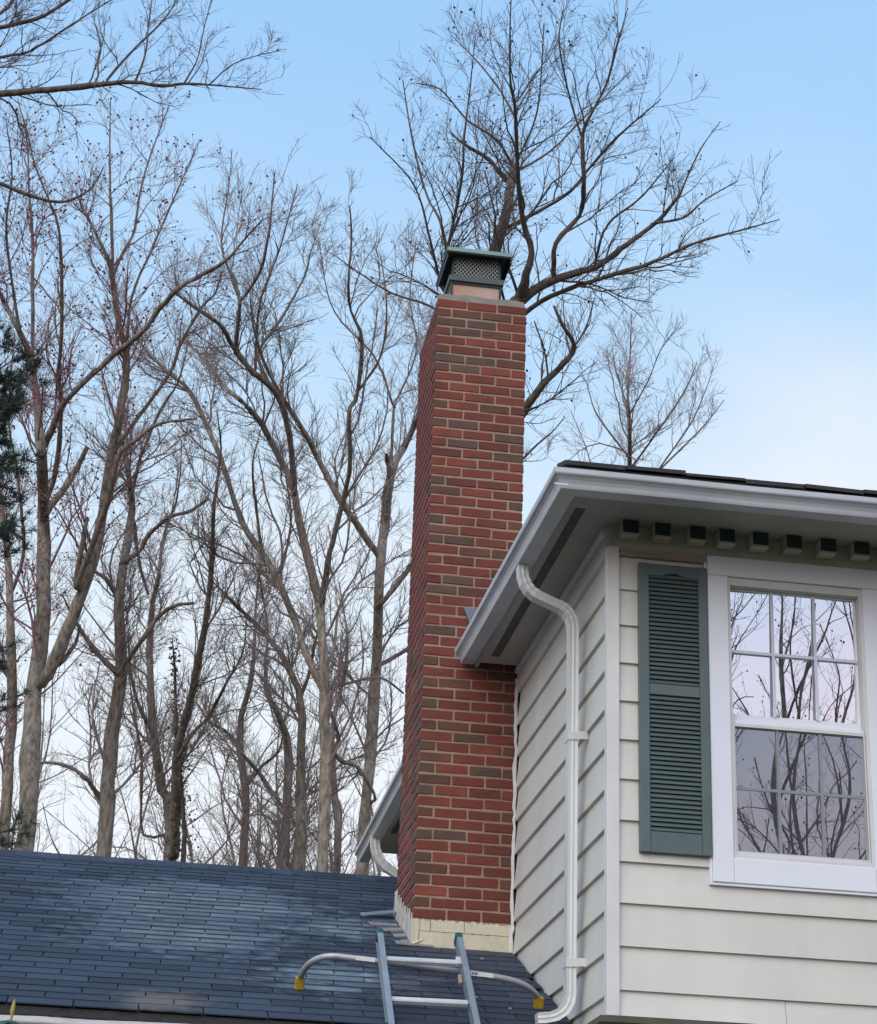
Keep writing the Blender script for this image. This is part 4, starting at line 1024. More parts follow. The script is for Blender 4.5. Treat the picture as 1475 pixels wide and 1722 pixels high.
TR = {'A':[[[-1.81,31.18,-1.7,0.186],[-1.8,31.28,7.04,0.155],[-1.91,31.63,8.46,0.152],[-1.96,31.85,9.21,0.15],[-2.0,32.31,10.37,0.146],[-2.05,32.26,11.73,0.122],[-2.23,32.97,13.31,0.114],[-2.24,30.49,13.57,0.082],[-2.52,31.91,15.09,0.074],[-2.88,33.76,16.88,0.065],[-3.05,32.73,16.9,0.054],[-3.54,33.89,18.12,0.042],[-3.53,30.55,17.04,0.026]],[[-1.99,32.26,10.17,0.099],[-1.89,32.08,10.1,0.099],[-1.55,31.79,11.0,0.108],[-1.25,31.36,12.13,0.1],[-1.16,31.23,13.13,0.088],[-1.11,30.85,13.95,0.075],[-1.03,30.41,14.48,0.075],[-1.02,30.32,15.4,0.059],[-1.21,29.93,15.81,0.05],[-1.37,29.87,16.56,0.046],[-1.52,29.58,16.88,0.033],[-1.85,29.39,17.39,0.021],[-2.16,29.55,18.03,0.013]],[[-2.27,30.71,13.74,0.062],[-2.2,30.8,13.87,0.062],[-2.02,30.32,14.27,0.054],[-1.76,29.81,14.43,0.049],[-1.22,29.47,14.94,0.049],[-0.79,28.92,15.12,0.044],[-0.55,28.64,15.41,0.044],[-0.26,28.13,15.58,0.04],[0.02,28.14,15.82,0.036],[0.44,27.72,15.94,0.028],[0.72,27.47,16.24,0.02],[0.94,27.17,16.42,0.012]],[[-1.38,31.56,11.61,0.05],[-1.46,31.4,11.62,0.05],[-1.09,30.48,12.72,0.049],[-0.96,29.91,13.39,0.041],[-0.72,29.78,13.61,0.036],[-0.38,29.61,13.87,0.028],[0.23,29.13,13.81,0.016]],[[-1.11,30.92,13.8,0.038],[-1.08,30.84,13.85,0.038],[-0.78,30.88,14.48,0.034],[-0.29,30.56,15.27,0.034],[-0.15,30.38,15.75,0.03],[0.13,30.28,16.42,0.026],[0.34,30.29,16.73,0.017],[0.41,30.02,16.88,0.013]],[[-2.22,32.63,13.32,0.074],[-2.18,32.73,13.47,0.074],[-1.82,32.84,14.23,0.057],[-1.61,32.61,14.7,0.049]],[[-1.46,31.41,11.59,0.054],[-1.49,31.44,11.74,0.054],[-1.44,31.19,12.39,0.05],[-1.41,31.17,12.76,0.033]],[[-2.23,32.27,13.36,0.047],[-2.19,32.15,13.31,0.047],[-2.05,31.85,13.88,0.043],[-2.05,31.12,14.71,0.038],[-2.14,30.71,15.14,0.034],[-2.11,30.22,15.32,0.033],[-2.15,29.57,15.97,0.029],[-2.27,28.84,16.79,0.024],[-2.45,28.6,17.15,0.016],[-2.7,27.97,17.42,0.012],[-2.95,27.64,18.07,0.008]],[[-2.57,32.19,15.3,0.039],[-2.57,32.03,15.32,0.039],[-2.73,32.3,16.2,0.04],[-2.83,31.93,17.19,0.036],[-2.96,31.93,18.35,0.031],[-3.12,31.96,19.24,0.023],[-3.32,31.96,20.52,0.014],[-3.55,31.73,21.18,0.009]],[[-1.38,29.83,16.61,0.038],[-1.27,29.78,17.0,0.029],[-1.11,29.8,17.49,0.025],[-1.08,29.77,18.19,0.021],[-0.99,29.76,18.91,0.017],[-0.75,29.79,20.06,0.009]],[[-1.37,29.87,16.56,0.034],[-1.48,29.59,17.44,0.029],[-1.61,29.39,18.41,0.021],[-1.74,29.45,19.88,0.009]],[[-1.02,30.33,15.28,0.034],[-1.03,29.85,16.26,0.025],[-0.78,29.64,17.09,0.021],[-0.51,29.38,17.91,0.017],[-0.2,28.89,18.7,0.008]],[[-2.0,32.32,10.34,0.058],[-1.95,32.44,10.42,0.059],[-1.68,32.02,10.41,0.041],[-1.42,31.96,10.78,0.033],[-1.36,31.9,11.13,0.017]],[[-3.05,32.73,16.9,0.032],[-3.26,32.19,17.64,0.027],[-3.4,31.38,18.25,0.022],[-3.35,30.7,18.94,0.013],[-3.48,29.78,19.43,0.009]]],
'B':[[[-2.48,36.49,-1.7,0.13],[-2.48,36.4,8.27,0.108],[-2.55,36.31,9.69,0.105],[-2.64,37.13,10.83,0.094],[-2.76,36.47,12.02,0.085],[-3.05,36.91,13.85,0.073],[-3.45,38.69,15.67,0.067],[-3.71,38.47,16.62,0.067],[-4.13,39.38,19.08,0.043],[-4.05,37.2,20.21,0.021]],[[-2.95,36.79,13.32,0.048],[-2.77,36.38,14.04,0.038],[-3.01,35.69,15.34,0.029],[-3.29,35.34,16.41,0.019],[-3.34,34.92,17.98,0.01]]],
'C':[[[-0.57,34.22,-1.7,0.158],[-0.64,34.12,7.71,0.132],[-0.69,34.38,9.27,0.131],[-0.69,34.42,10.57,0.12],[-0.68,34.22,11.4,0.107],[-0.81,33.7,12.16,0.089],[-0.81,34.08,13.23,0.081],[-0.8,35.48,14.37,0.076],[-0.79,35.81,14.98,0.067],[-0.9,34.32,15.03,0.056],[-1.07,35.81,16.21,0.044],[-1.37,35.92,17.02,0.029],[-1.68,35.76,17.82,0.015]],[[-0.68,34.29,11.13,0.062],[-0.77,34.19,11.12,0.062],[-1.14,34.11,11.43,0.044],[-1.53,33.98,11.89,0.031],[-1.81,33.71,12.29,0.013]],[[-0.68,34.29,11.13,0.058],[-0.65,34.28,11.23,0.058],[-0.58,34.17,11.3,0.053],[-0.31,33.6,11.59,0.044],[-0.1,33.53,11.96,0.04],[0.17,33.21,12.08,0.035],[0.51,33.21,12.16,0.022]],[[-0.67,34.32,8.78,0.048],[-0.69,34.39,8.78,0.048],[-0.83,34.42,8.9,0.043],[-1.12,34.13,9.15,0.039],[-1.45,34.21,9.34,0.035],[-1.86,34.27,9.37,0.022],[-2.16,34.37,9.3,0.013]],[[-0.81,33.77,12.28,0.053],[-0.82,33.91,12.34,0.054],[-1.06,33.65,12.62,0.04],[-1.32,33.69,12.78,0.031],[-1.61,33.58,12.94,0.018]],[[-0.8,34.04,13.04,0.059],[-0.81,33.88,13.07,0.058],[-0.54,34.02,13.38,0.045],[-0.41,33.93,13.66,0.041],[-0.07,33.58,13.9,0.036],[0.29,33.57,14.05,0.032],[0.61,33.45,14.29,0.023]],[[-0.79,35.69,14.67,0.038],[-0.76,35.79,14.74,0.038],[-0.55,36.28,13.97,0.034],[-0.33,36.65,13.51,0.024]],[[-0.84,35.19,14.97,0.043],[-0.82,35.28,15.02,0.043],[-0.69,34.83,15.7,0.033],[-0.43,34.43,16.41,0.028],[-0.14,33.85,16.79,0.019],[-0.01,33.44,17.6,0.009]]],
'D':[[[0.39,37.88,-1.7,0.155],[0.54,37.95,8.62,0.129],[0.27,38.21,10.07,0.102],[-0.04,37.94,11.43,0.078],[-0.23,38.87,13.18,0.066],[-0.26,38.88,14.1,0.056],[-0.18,37.36,14.16,0.04],[-0.16,38.57,15.55,0.031],[0.06,37.73,16.15,0.02],[0.02,36.99,17.02,0.01]],[[0.51,38.01,8.78,0.115],[0.61,37.75,8.7,0.114],[0.49,36.37,10.34,0.084],[0.64,35.41,11.2,0.074],[0.76,34.38,12.29,0.059],[0.76,33.54,13.07,0.045],[0.69,32.57,13.78,0.031],[0.72,32.08,14.6,0.018],[0.57,31.13,14.95,0.009]],[[0.5,36.39,10.3,0.047],[0.51,36.36,10.23,0.047],[0.69,35.99,10.54,0.042],[1.0,36.04,10.99,0.037],[1.25,35.48,11.46,0.028],[1.49,34.99,11.91,0.018],[1.52,34.9,12.57,0.009]],[[0.05,38.04,11.0,0.049],[0.06,37.89,11.04,0.049],[-0.3,37.5,11.49,0.039],[-0.53,37.07,12.06,0.029],[-0.65,36.31,12.63,0.014]],[[0.43,38.08,9.19,0.029],[-0.02,38.16,9.21,0.029],[-0.16,37.37,10.4,0.029],[-0.39,36.85,11.17,0.024],[-0.59,36.63,12.03,0.014]]],
'E':[[[1.97,41.78,-1.7,0.12],[2.13,41.75,9.47,0.1],[2.04,42.3,11.64,0.092],[1.86,42.7,12.81,0.072],[2.0,42.28,13.48,0.055],[2.04,41.83,14.13,0.038],[2.07,43.3,15.9,0.029],[1.99,40.74,16.22,0.016]],[[1.94,42.55,12.26,0.055],[1.95,42.62,12.27,0.055],[1.73,42.72,12.58,0.044],[1.44,42.47,12.71,0.038],[1.19,42.52,12.84,0.027],[0.88,42.37,13.22,0.016]],[[2.05,42.25,11.27,0.043],[2.04,42.19,11.25,0.043],[2.39,42.05,11.77,0.038],[2.73,41.68,12.09,0.027],[2.76,41.01,12.69,0.016]]],
'F':[[[2.77,36.69,-1.7,0.133],[2.92,36.64,8.33,0.111],[2.88,36.96,9.82,0.095],[2.82,36.79,10.7,0.086],[2.74,36.79,11.81,0.072],[2.34,36.71,12.5,0.058],[1.94,38.21,13.57,0.051],[1.35,37.28,13.73,0.035],[0.97,36.84,13.89,0.02],[0.67,37.39,14.39,0.01]],[[2.76,36.81,11.45,0.043],[2.71,36.9,11.56,0.043],[2.87,36.57,12.19,0.039],[2.89,35.95,12.59,0.029],[3.02,35.88,13.18,0.014]]],
'F2':[[[2.82,38.66,-1.7,0.128],[2.78,38.67,8.77,0.107],[2.78,39.01,10.47,0.095],[2.75,39.14,11.42,0.086],[2.48,38.57,11.83,0.065],[2.23,38.64,12.24,0.045],[2.12,38.44,12.76,0.035],[2.21,40.25,14.27,0.027],[1.85,38.71,15.01,0.016]],[[2.8,38.92,9.96,0.045],[2.23,38.99,10.73,0.04],[1.83,38.69,11.04,0.03],[1.46,38.98,11.53,0.02]]],
'G':[[[3.14,32.66,-1.7,0.128],[2.98,32.64,7.39,0.107],[2.95,32.69,8.85,0.101],[2.86,32.63,10.31,0.098],[2.71,32.6,11.84,0.087],[2.57,33.15,12.82,0.08],[2.31,33.08,13.58,0.072],[2.09,32.84,14.41,0.063],[1.93,34.1,15.4,0.061],[1.54,33.71,15.88,0.056],[1.07,31.8,15.44,0.044],[0.72,32.63,16.14,0.036],[0.28,33.47,17.1,0.028],[-0.07,35.42,18.42,0.015]],[[2.12,32.89,14.25,0.058],[2.1,32.78,14.31,0.058],[1.95,32.17,14.82,0.058],[1.76,31.63,15.27,0.057],[1.52,31.25,15.5,0.057],[1.09,30.84,15.63,0.052],[0.76,30.63,15.92,0.047],[0.48,30.08,16.04,0.038],[0.07,29.78,16.14,0.029],[-0.42,29.56,16.35,0.017]],[[0.81,30.67,15.84,0.039],[0.8,30.79,15.89,0.039],[0.78,29.87,16.4,0.034],[0.84,30.06,16.61,0.034],[1.06,29.63,16.89,0.03],[1.12,29.21,17.15,0.025],[1.14,28.83,17.44,0.017],[1.13,28.41,18.11,0.008]],[[0.78,29.89,16.36,0.03],[0.79,29.9,16.34,0.03],[0.66,29.97,16.89,0.026],[0.49,30.02,17.2,0.021],[0.37,30.01,17.69,0.017],[0.42,29.98,18.76,0.013],[0.42,30.16,19.6,0.009]],[[1.46,31.19,15.51,0.035],[1.24,31.12,15.94,0.03],[1.22,31.32,16.3,0.031],[1.58,31.27,16.97,0.027],[1.92,31.16,17.8,0.022],[1.97,30.9,18.08,0.013],[2.14,31.09,18.92,0.009]],[[2.84,32.64,10.49,0.064],[2.82,32.74,10.61,0.065],[2.57,32.64,11.01,0.06],[2.26,33.15,12.04,0.062],[1.91,33.12,12.75,0.062],[1.64,33.42,13.29,0.058],[1.32,33.69,13.86,0.055],[1.07,33.73,14.42,0.055],[0.81,33.66,15.09,0.051],[0.44,33.89,15.97,0.047],[0.07,34.28,16.82,0.043],[-0.32,34.18,17.08,0.038],[-0.92,34.59,17.84,0.029],[-1.18,34.63,18.32,0.019]],[[2.66,32.85,12.22,0.057],[2.7,32.62,12.2,0.057],[2.74,31.98,12.84,0.052],[2.85,31.32,13.58,0.047],[2.88,30.71,13.99,0.042],[2.74,30.04,14.62,0.038],[2.86,29.97,14.92,0.038],[2.82,29.29,15.63,0.033],[2.57,28.96,16.0,0.025],[2.46,28.35,16.19,0.02],[2.43,27.91,16.72,0.016],[2.33,27.47,17.05,0.008]],[[2.86,29.99,14.88,0.025],[2.87,30.12,15.05,0.025],[3.19,29.71,15.56,0.021],[3.22,29.36,16.29,0.017],[3.07,29.35,17.3,0.008]],[[1.15,30.91,15.57,0.026],[1.17,30.89,15.59,0.026],[1.12,30.48,16.17,0.021],[1.13,29.87,16.54,0.017],[1.34,29.2,17.11,0.013],[1.51,28.18,17.78,0.008]],[[1.91,33.12,12.75,0.035],[2.03,33.05,13.2,0.027],[2.07,32.74,13.77,0.022],[1.9,32.38,14.4,0.013]],[[1.65,33.42,13.29,0.031],[1.44,32.93,14.01,0.027],[1.3,32.24,14.51,0.018],[1.39,31.97,15.09,0.009]]],
'H':[[[3.96,34.34,-1.7,0.137],[3.87,34.52,7.82,0.114],[3.86,34.27,9.34,0.111],[3.97,35.01,11.7,0.107],[3.85,33.93,12.96,0.096],[3.85,33.94,13.72,0.092],[4.04,35.23,14.93,0.096],[3.98,34.14,15.46,0.08],[4.47,36.29,17.03,0.071],[4.52,34.9,16.95,0.054],[4.59,34.28,17.28,0.039],[5.06,36.18,19.09,0.026],[4.63,32.9,18.12,0.009]],[[3.85,33.95,13.57,0.064],[3.83,34.0,13.63,0.065],[3.34,33.36,13.98,0.064],[2.92,32.93,14.31,0.059],[2.5,32.75,14.92,0.054],[2.18,32.25,15.22,0.049],[1.76,31.89,15.62,0.044],[1.57,31.43,15.67,0.039],[1.27,31.22,16.11,0.026],[1.04,30.64,16.48,0.017],[0.92,30.12,16.88,0.009]],[[3.99,34.31,15.35,0.052],[3.97,34.19,15.41,0.052],[3.9,34.05,15.65,0.047],[3.85,33.9,15.7,0.038]],[[3.94,34.15,15.47,0.033],[3.99,34.26,15.57,0.033],[3.97,34.08,16.8,0.029],[4.05,34.23,17.07,0.024],[4.35,34.03,18.04,0.019],[4.18,34.04,19.2,0.015],[4.24,33.95,20.51,0.01]],[[3.87,34.1,12.74,0.06],[3.88,33.94,12.73,0.059],[3.98,33.89,12.85,0.055],[4.32,33.89,13.37,0.051],[4.53,33.77,13.72,0.037],[4.93,34.01,14.46,0.019]],[[3.96,34.87,11.84,0.046],[3.95,34.68,11.76,0.046],[4.09,34.82,11.89,0.042],[4.55,34.78,12.22,0.037],[4.87,34.53,12.39,0.023]],[[4.0,34.14,16.83,0.024],[3.93,33.97,16.8,0.024],[3.5,33.62,17.6,0.019],[2.63,33.31,18.36,0.014],[2.22,32.81,19.58,0.009]],[[3.87,34.32,9.08,0.031],[3.97,34.08,9.16,0.031],[3.6,33.89,9.62,0.035],[3.32,33.86,9.69,0.04],[3.15,33.72,9.85,0.039],[3.24,33.69,9.96,0.035],[3.15,33.51,10.23,0.031],[2.92,33.39,10.66,0.031],[2.94,33.12,10.73,0.026],[3.38,33.29,10.98,0.026],[3.84,32.89,10.96,0.022],[4.27,33.09,10.78,0.017]]],
'I':[[[4.21,43.53,-1.7,0.106],[4.29,43.46,9.87,0.088],[4.15,43.66,11.84,0.073],[4.02,43.65,13.15,0.057],[4.29,44.64,14.65,0.041],[4.2,42.94,15.1,0.029],[4.07,44.52,17.14,0.018]],[[4.07,43.66,12.76,0.034],[4.41,43.38,13.55,0.028],[4.6,43.14,14.63,0.023],[4.47,43.13,15.77,0.012]]],
'S':[[[4.57,26.54,-1.7,0.284],[4.48,26.67,5.45,0.237],[4.41,26.43,8.4,0.217],[4.58,27.75,11.66,0.198],[4.37,26.45,13.03,0.164],[4.35,26.24,14.33,0.136],[4.57,26.74,16.01,0.098],[4.62,25.98,16.29,0.084],[5.05,27.8,18.37,0.062]],[[4.93,27.3,17.73,0.053],[4.85,27.39,17.83,0.053],[4.49,27.12,18.01,0.036],[4.1,26.94,18.09,0.024],[3.87,26.98,18.31,0.012]],[[4.36,26.32,13.92,0.113],[4.45,26.32,13.97,0.113],[4.72,25.31,14.45,0.088],[4.74,24.85,14.63,0.058],[4.78,24.68,14.91,0.047],[4.59,24.43,15.23,0.04],[4.34,23.6,15.61,0.032],[4.16,22.86,16.02,0.024],[4.0,22.43,16.19,0.017],[3.88,21.87,16.51,0.013],[3.82,21.51,17.01,0.007]],[[4.69,25.46,14.36,0.096],[4.63,25.32,14.35,0.095],[5.06,25.18,14.66,0.066],[5.4,25.01,14.77,0.055],[5.84,24.98,14.96,0.048],[6.21,24.69,15.22,0.04],[6.63,24.55,15.57,0.033],[6.92,24.39,15.95,0.022]],[[5.2,25.11,14.71,0.037],[5.13,24.66,15.07,0.036],[5.47,24.59,15.56,0.033],[5.4,24.05,15.85,0.032],[5.32,23.81,16.37,0.029],[5.39,23.56,16.6,0.022],[5.55,23.31,16.95,0.018],[5.6,22.83,17.32,0.014],[5.69,22.56,17.77,0.007]],[[5.32,23.82,16.35,0.018],[5.05,23.47,16.81,0.014],[4.76,22.83,17.2,0.011],[4.74,22.51,17.56,0.007]],[[4.49,26.19,14.01,0.045],[4.44,26.19,14.01,0.045],[4.9,25.62,14.43,0.037],[5.36,25.28,14.63,0.037],[5.92,24.84,14.71,0.033],[6.5,24.53,14.83,0.029],[7.06,24.14,15.01,0.022],[7.63,23.83,15.11,0.014],[8.08,23.34,15.06,0.007]],[[6.63,24.56,15.54,0.022],[6.59,24.48,15.5,0.022],[6.96,24.35,15.55,0.018],[7.27,24.22,15.83,0.011],[7.69,23.96,16.04,0.007]],[[6.92,24.4,15.93,0.015],[7.04,24.29,16.29,0.015],[7.21,24.18,16.69,0.011],[7.48,24.1,17.13,0.007]],[[5.78,24.99,14.93,0.022],[5.86,24.54,15.38,0.018],[6.29,24.16,15.71,0.015],[6.6,23.63,16.03,0.007]],[[4.6,26.32,16.14,0.031],[4.61,26.13,16.1,0.031],[5.08,25.71,16.25,0.027],[5.46,25.33,16.39,0.026],[5.71,24.93,16.64,0.023],[5.98,24.37,16.83,0.019],[6.49,23.78,17.17,0.007]],[[4.37,26.37,13.55,0.045],[4.34,26.37,13.59,0.045],[3.72,25.79,14.66,0.03],[3.58,25.61,14.79,0.03],[3.66,25.24,15.34,0.026],[3.71,24.66,16.0,0.022],[3.67,24.31,16.41,0.018],[3.68,23.97,17.07,0.011],[3.66,23.47,17.65,0.007]],[[3.63,25.41,15.07,0.026],[3.65,25.47,15.19,0.026],[3.52,25.41,15.68,0.022],[3.31,25.65,16.32,0.019],[3.06,25.62,17.25,0.015],[2.88,25.63,18.25,0.008]],[[3.59,25.64,14.77,0.022],[3.31,25.02,15.17,0.018],[2.99,24.53,15.7,0.014],[2.25,23.84,15.96,0.007]],[[5.05,27.81,18.34,0.025],[5.06,27.83,18.35,0.025],[4.72,27.37,18.51,0.021],[4.37,27.19,18.61,0.02],[4.1,27.07,18.69,0.016],[3.62,26.76,18.98,0.012],[3.23,26.76,19.04,0.008]],[[4.19,22.97,15.95,0.017],[3.95,23.0,16.43,0.014],[3.63,23.19,17.02,0.011],[3.29,23.31,17.47,0.007]],[[4.32,23.51,15.64,0.018],[4.32,23.53,15.65,0.018],[4.51,23.22,16.17,0.014],[4.51,22.85,16.61,0.01],[4.42,22.26,17.08,0.007]],[[4.99,27.56,18.04,0.021],[5.03,27.59,18.12,0.021],[5.56,27.32,18.42,0.016],[6.08,27.18,19.04,0.012],[6.78,26.74,19.78,0.008]],[[4.43,26.83,12.61,0.09],[4.47,26.94,12.68,0.09],[4.94,26.18,12.97,0.074],[4.99,26.07,13.04,0.063],[5.19,25.7,13.3,0.055],[5.42,25.49,13.53,0.044],[5.55,25.28,13.74,0.036],[5.29,24.92,13.88,0.029],[5.15,24.84,14.13,0.018]],[[5.22,25.68,13.3,0.018],[5.27,25.76,13.39,0.018],[5.17,25.54,13.71,0.015],[4.96,25.33,14.12,0.011]],[[5.52,25.35,13.65,0.018],[5.54,25.38,13.72,0.018],[5.75,25.39,14.14,0.015],[5.91,25.53,14.74,0.007]],[[4.36,26.29,14.11,0.023],[4.24,26.21,14.1,0.023],[3.56,25.99,14.52,0.019],[2.86,26.02,14.74,0.015],[1.98,25.77,15.12,0.007]],[[4.56,27.58,11.82,0.03],[4.53,27.52,11.95,0.03],[5.31,27.33,12.94,0.019],[5.71,27.48,13.41,0.012],[5.88,27.4,13.65,0.008]]],
'R':[[[11.43,45.92,-1.7,0.083],[11.61,46.05,18.92,0.069],[11.49,45.56,21.49,0.055],[11.26,44.63,21.88,0.046],[10.9,43.36,22.27,0.036],[11.86,46.92,25.37,0.024],[11.44,45.11,25.69,0.009]],[[11.5,45.58,21.43,0.032],[11.55,45.78,21.46,0.032],[11.98,44.36,22.04,0.027],[12.45,43.76,22.8,0.018],[12.54,42.85,23.2,0.009]],[[11.53,45.73,20.69,0.032],[11.56,45.84,20.64,0.032],[12.64,45.63,21.85,0.023],[13.33,45.21,22.58,0.019],[13.84,44.83,23.28,0.009]],[[11.41,45.31,21.57,0.028],[10.74,44.97,22.18,0.023],[10.42,44.94,22.65,0.019],[10.12,44.66,23.33,0.009]],[[11.06,43.92,22.05,0.023],[11.04,43.86,22.03,0.023],[11.32,42.98,22.63,0.018],[11.47,42.37,23.16,0.014],[11.72,41.5,23.48,0.009]],[[11.55,45.8,20.33,0.028],[11.61,46.03,20.4,0.028],[10.75,46.35,21.63,0.019],[10.53,46.46,22.34,0.014],[10.15,46.59,23.4,0.009]],[[11.01,43.73,22.13,0.023],[10.68,43.77,23.28,0.018],[10.6,43.78,23.96,0.009]],[[12.18,45.72,21.33,0.023],[12.92,44.91,22.48,0.019],[13.23,44.55,23.28,0.014],[13.44,44.41,23.96,0.009]]],
'K':[[[-2.36,20.5,-1.7,0.24],[-2.45,20.67,3.84,0.2],[-3.09,21.24,8.27,0.172],[-3.46,21.56,11.41,0.148],[-3.45,20.33,13.11,0.116],[-3.76,22.62,16.29,0.1],[-3.12,19.94,15.6,0.06]],[[-3.44,20.34,13.08,0.064],[-3.53,20.46,13.18,0.064],[-2.76,20.42,13.59,0.047],[-2.49,20.39,13.64,0.041],[-1.63,20.47,13.91,0.036],[-1.27,20.46,14.01,0.03],[-0.94,20.46,14.08,0.024],[-0.66,20.41,14.03,0.021],[-0.37,20.49,14.16,0.018],[-0.06,20.59,14.26,0.012],[0.58,20.53,14.24,0.006]],[[-1.27,20.47,13.99,0.018],[-1.29,20.45,14.02,0.018],[-1.04,20.39,14.43,0.015],[-0.74,20.49,14.96,0.012],[-0.57,20.46,15.3,0.009],[-0.49,20.55,15.79,0.006]],[[-0.36,20.49,14.16,0.012],[-0.23,20.49,14.54,0.009],[-0.19,20.43,14.92,0.008],[-0.13,20.35,15.33,0.006]],[[-3.58,21.34,14.4,0.043],[-3.62,21.36,14.56,0.043],[-2.84,21.16,15.05,0.028],[-2.71,21.25,15.19,0.028],[-2.2,21.07,15.3,0.025],[-1.8,20.99,15.65,0.019],[-1.33,20.87,16.08,0.013]],[[-3.54,21.01,13.96,0.03],[-3.61,20.96,13.93,0.03],[-2.61,20.87,14.48,0.018],[-2.29,20.85,14.59,0.015],[-1.8,20.6,14.88,0.012],[-1.45,20.47,15.13,0.009],[-0.99,20.44,15.54,0.006]],[[-3.71,22.31,15.79,0.039],[-3.67,22.41,15.76,0.039],[-2.91,22.35,16.17,0.026],[-2.71,22.32,16.47,0.023],[-2.49,22.28,16.91,0.017]],[[-3.45,20.86,12.37,0.041],[-3.48,20.87,12.31,0.041],[-2.85,21.01,12.89,0.03],[-2.51,21.22,12.94,0.027],[-2.09,21.22,12.81,0.021],[-1.69,21.32,12.82,0.018],[-1.38,21.36,13.07,0.012],[-1.25,21.45,13.47,0.006]],[[-0.94,20.46,14.08,0.015],[-0.85,20.28,14.38,0.012],[-0.85,20.25,14.79,0.009],[-0.84,20.17,15.09,0.006]],[[-0.06,20.59,14.26,0.009],[0.19,20.43,14.47,0.008],[0.47,20.48,14.68,0.006],[0.76,20.53,14.84,0.005]]]}
G_W = 'bare winter trees behind the low roof'
SPEC = [  # key, label, bark, twig, density, buds, lscale
 ('S', 'tall bare tree rising behind the chimney, its wide limbs hung with small seed balls', 'dark', 'dark', 1.50, ('seed_pods', .022, .019, 'pod'), 1.0, (.8, 1.9)),
 ('A', 'big forked tree with red buds at the left edge, broken stub limb half way up', 'grey', 'red', 1.55, ('red_buds', .10, .020, 'bud'), 1.0, (.8, 1.9)),
 ('B', 'grey trunk cut by the left picture edge, beside the big forked tree', 'grey', 'red', 1.50, ('red_buds', .10, .020, 'bud'), 1.0, (.8, 1.9)),
 ('C', 'thick grey-brown trunk right of the forked tree, with low side limbs', 'brown', 'grey', 1.75, None, 1.0, (.9, 2.2)),
 ('D', 'pair of slim stems crossing low down, green ivy beside their foot', 'brown', 'grey', 1.75, None, 1.0, (.9, 2.2)),
 ('E', 'thin dark trunk half way along the ridge, standing alone', 'dark', 'grey', 1.70, None, 1.0, (1., 2.4)),
 ('F2', 'straight grey trunk just left of the pair nearest the eaves, bending left at the top', 'brown', 'grey', 1.70, None, 1.0, (1., 2.4)),
 ('F', 'grey tree whose long limb arches far up to the left', 'brown', 'grey', 1.75, None, 1.0, (1., 2.4)),
 ('G', 'tall pale many-limbed tree, largest between the left edge and the chimney', 'pale', 'grey', 1.75, None, 1.0, (.9, 2.4)),
 ('H', 'pale straight tree nearest the chimney with dark twisted low branch', 'pale', 'grey', 1.60, None, 1.0, (.8, 1.9)),
 ('I', 'slender trunk squeezed between the two pale trees left of the chimney', 'brown', 'grey', 1.50, None, 1.0, (1., 2.2)),
 ('R', 'slim distant bare tree showing above the right-hand eaves', 'brown', 'far', 1.25, None, 1.15, (.9, 2.3)),
 ('K', 'overhanging bare tree whose dark branches reach in at the top left corner', 'dark', 'dark', 2.30, ('red_buds', .03, .010, 'bud'), .62, (.9, 2.0)),
]
for i, (k, lab, bk, tw, dn_, bd, ls, l1) in enumerate(SPEC):
    far = max(1.0, np.linalg.norm(TR[k][0][0][:3]) / 30) * (.75 if k == 'K' else 1.0) * (.85 if k == 'R' else 1)
    make_tree('bare_tree', TR[k], lab, bk, tw, 100 + i, dn_, far, G_W if k not in 'SRK' else None, 'tree', bd, ls, .35 if k in 'R' else .34, .5 if k == 'R' else .28, l1)

# thinner trees further back in the wood
rg = np.random.default_rng(77)
spots = []
for i in range(40):
    y = 44 + rg.random() * 28
    fx = -.20 + .36 * (i + rg.random()) / 40
    spots.append((fx * y, y))
for i, (x, y) in enumerate(spots):
    h = rg.uniform(13, 20) * (y / 55); r = rg.uniform(.10, .2)
    make_tree('bare_tree', proc_limbs(x, y, h, r, 300 + i, .05, 8, spread=.34, first=.25), 'thin bare tree far back in the wood, seen between the nearer trunks', 'brown', 'far', 500 + i, .48, y / 36, 'thin trees far back in the wood', 'tree', None, 1.5, .3, .3, (1.0, 2.4))
# low brush closing the wood at the horizon
parts = []
NB = 1300
px = rg.uniform(-.30, .20, NB); py = rg.uniform(52, 90, NB)
st = np.empty((NB, 6, 3)); hh = rg.uniform(4, 11, NB)
for k in range(6):
    st[:, k, 0] = px * py + rg.normal(0, .25, NB) * k * .5; st[:, k, 1] = py + rg.normal(0, .2, NB) * k; st[:, k, 2] = GZ + hh * k / 5
sr = rg.uniform(.015, .05, NB)[:, None] * np.linspace(1, .3, 6)[None]
b1, b1r = grow(st, sr, rg, .7, 1., 3., 5, 25, 60, .3, .08, .14, .012, .7, .2)
b2, b2r = grow(b1, b1r, rg, .8, .5, 1.6, 4, 25, 60, .25, .08, .12, .010, .8, .1)
link('far_brush', np_mesh('far_brush', [tubes(st, sr, 3), tubes(b1, b1r, 3), tubes(b2, b2r, 3)], TWIG['far'], (0, 60, GZ)), None, (0, 60, GZ), kind='stuff')

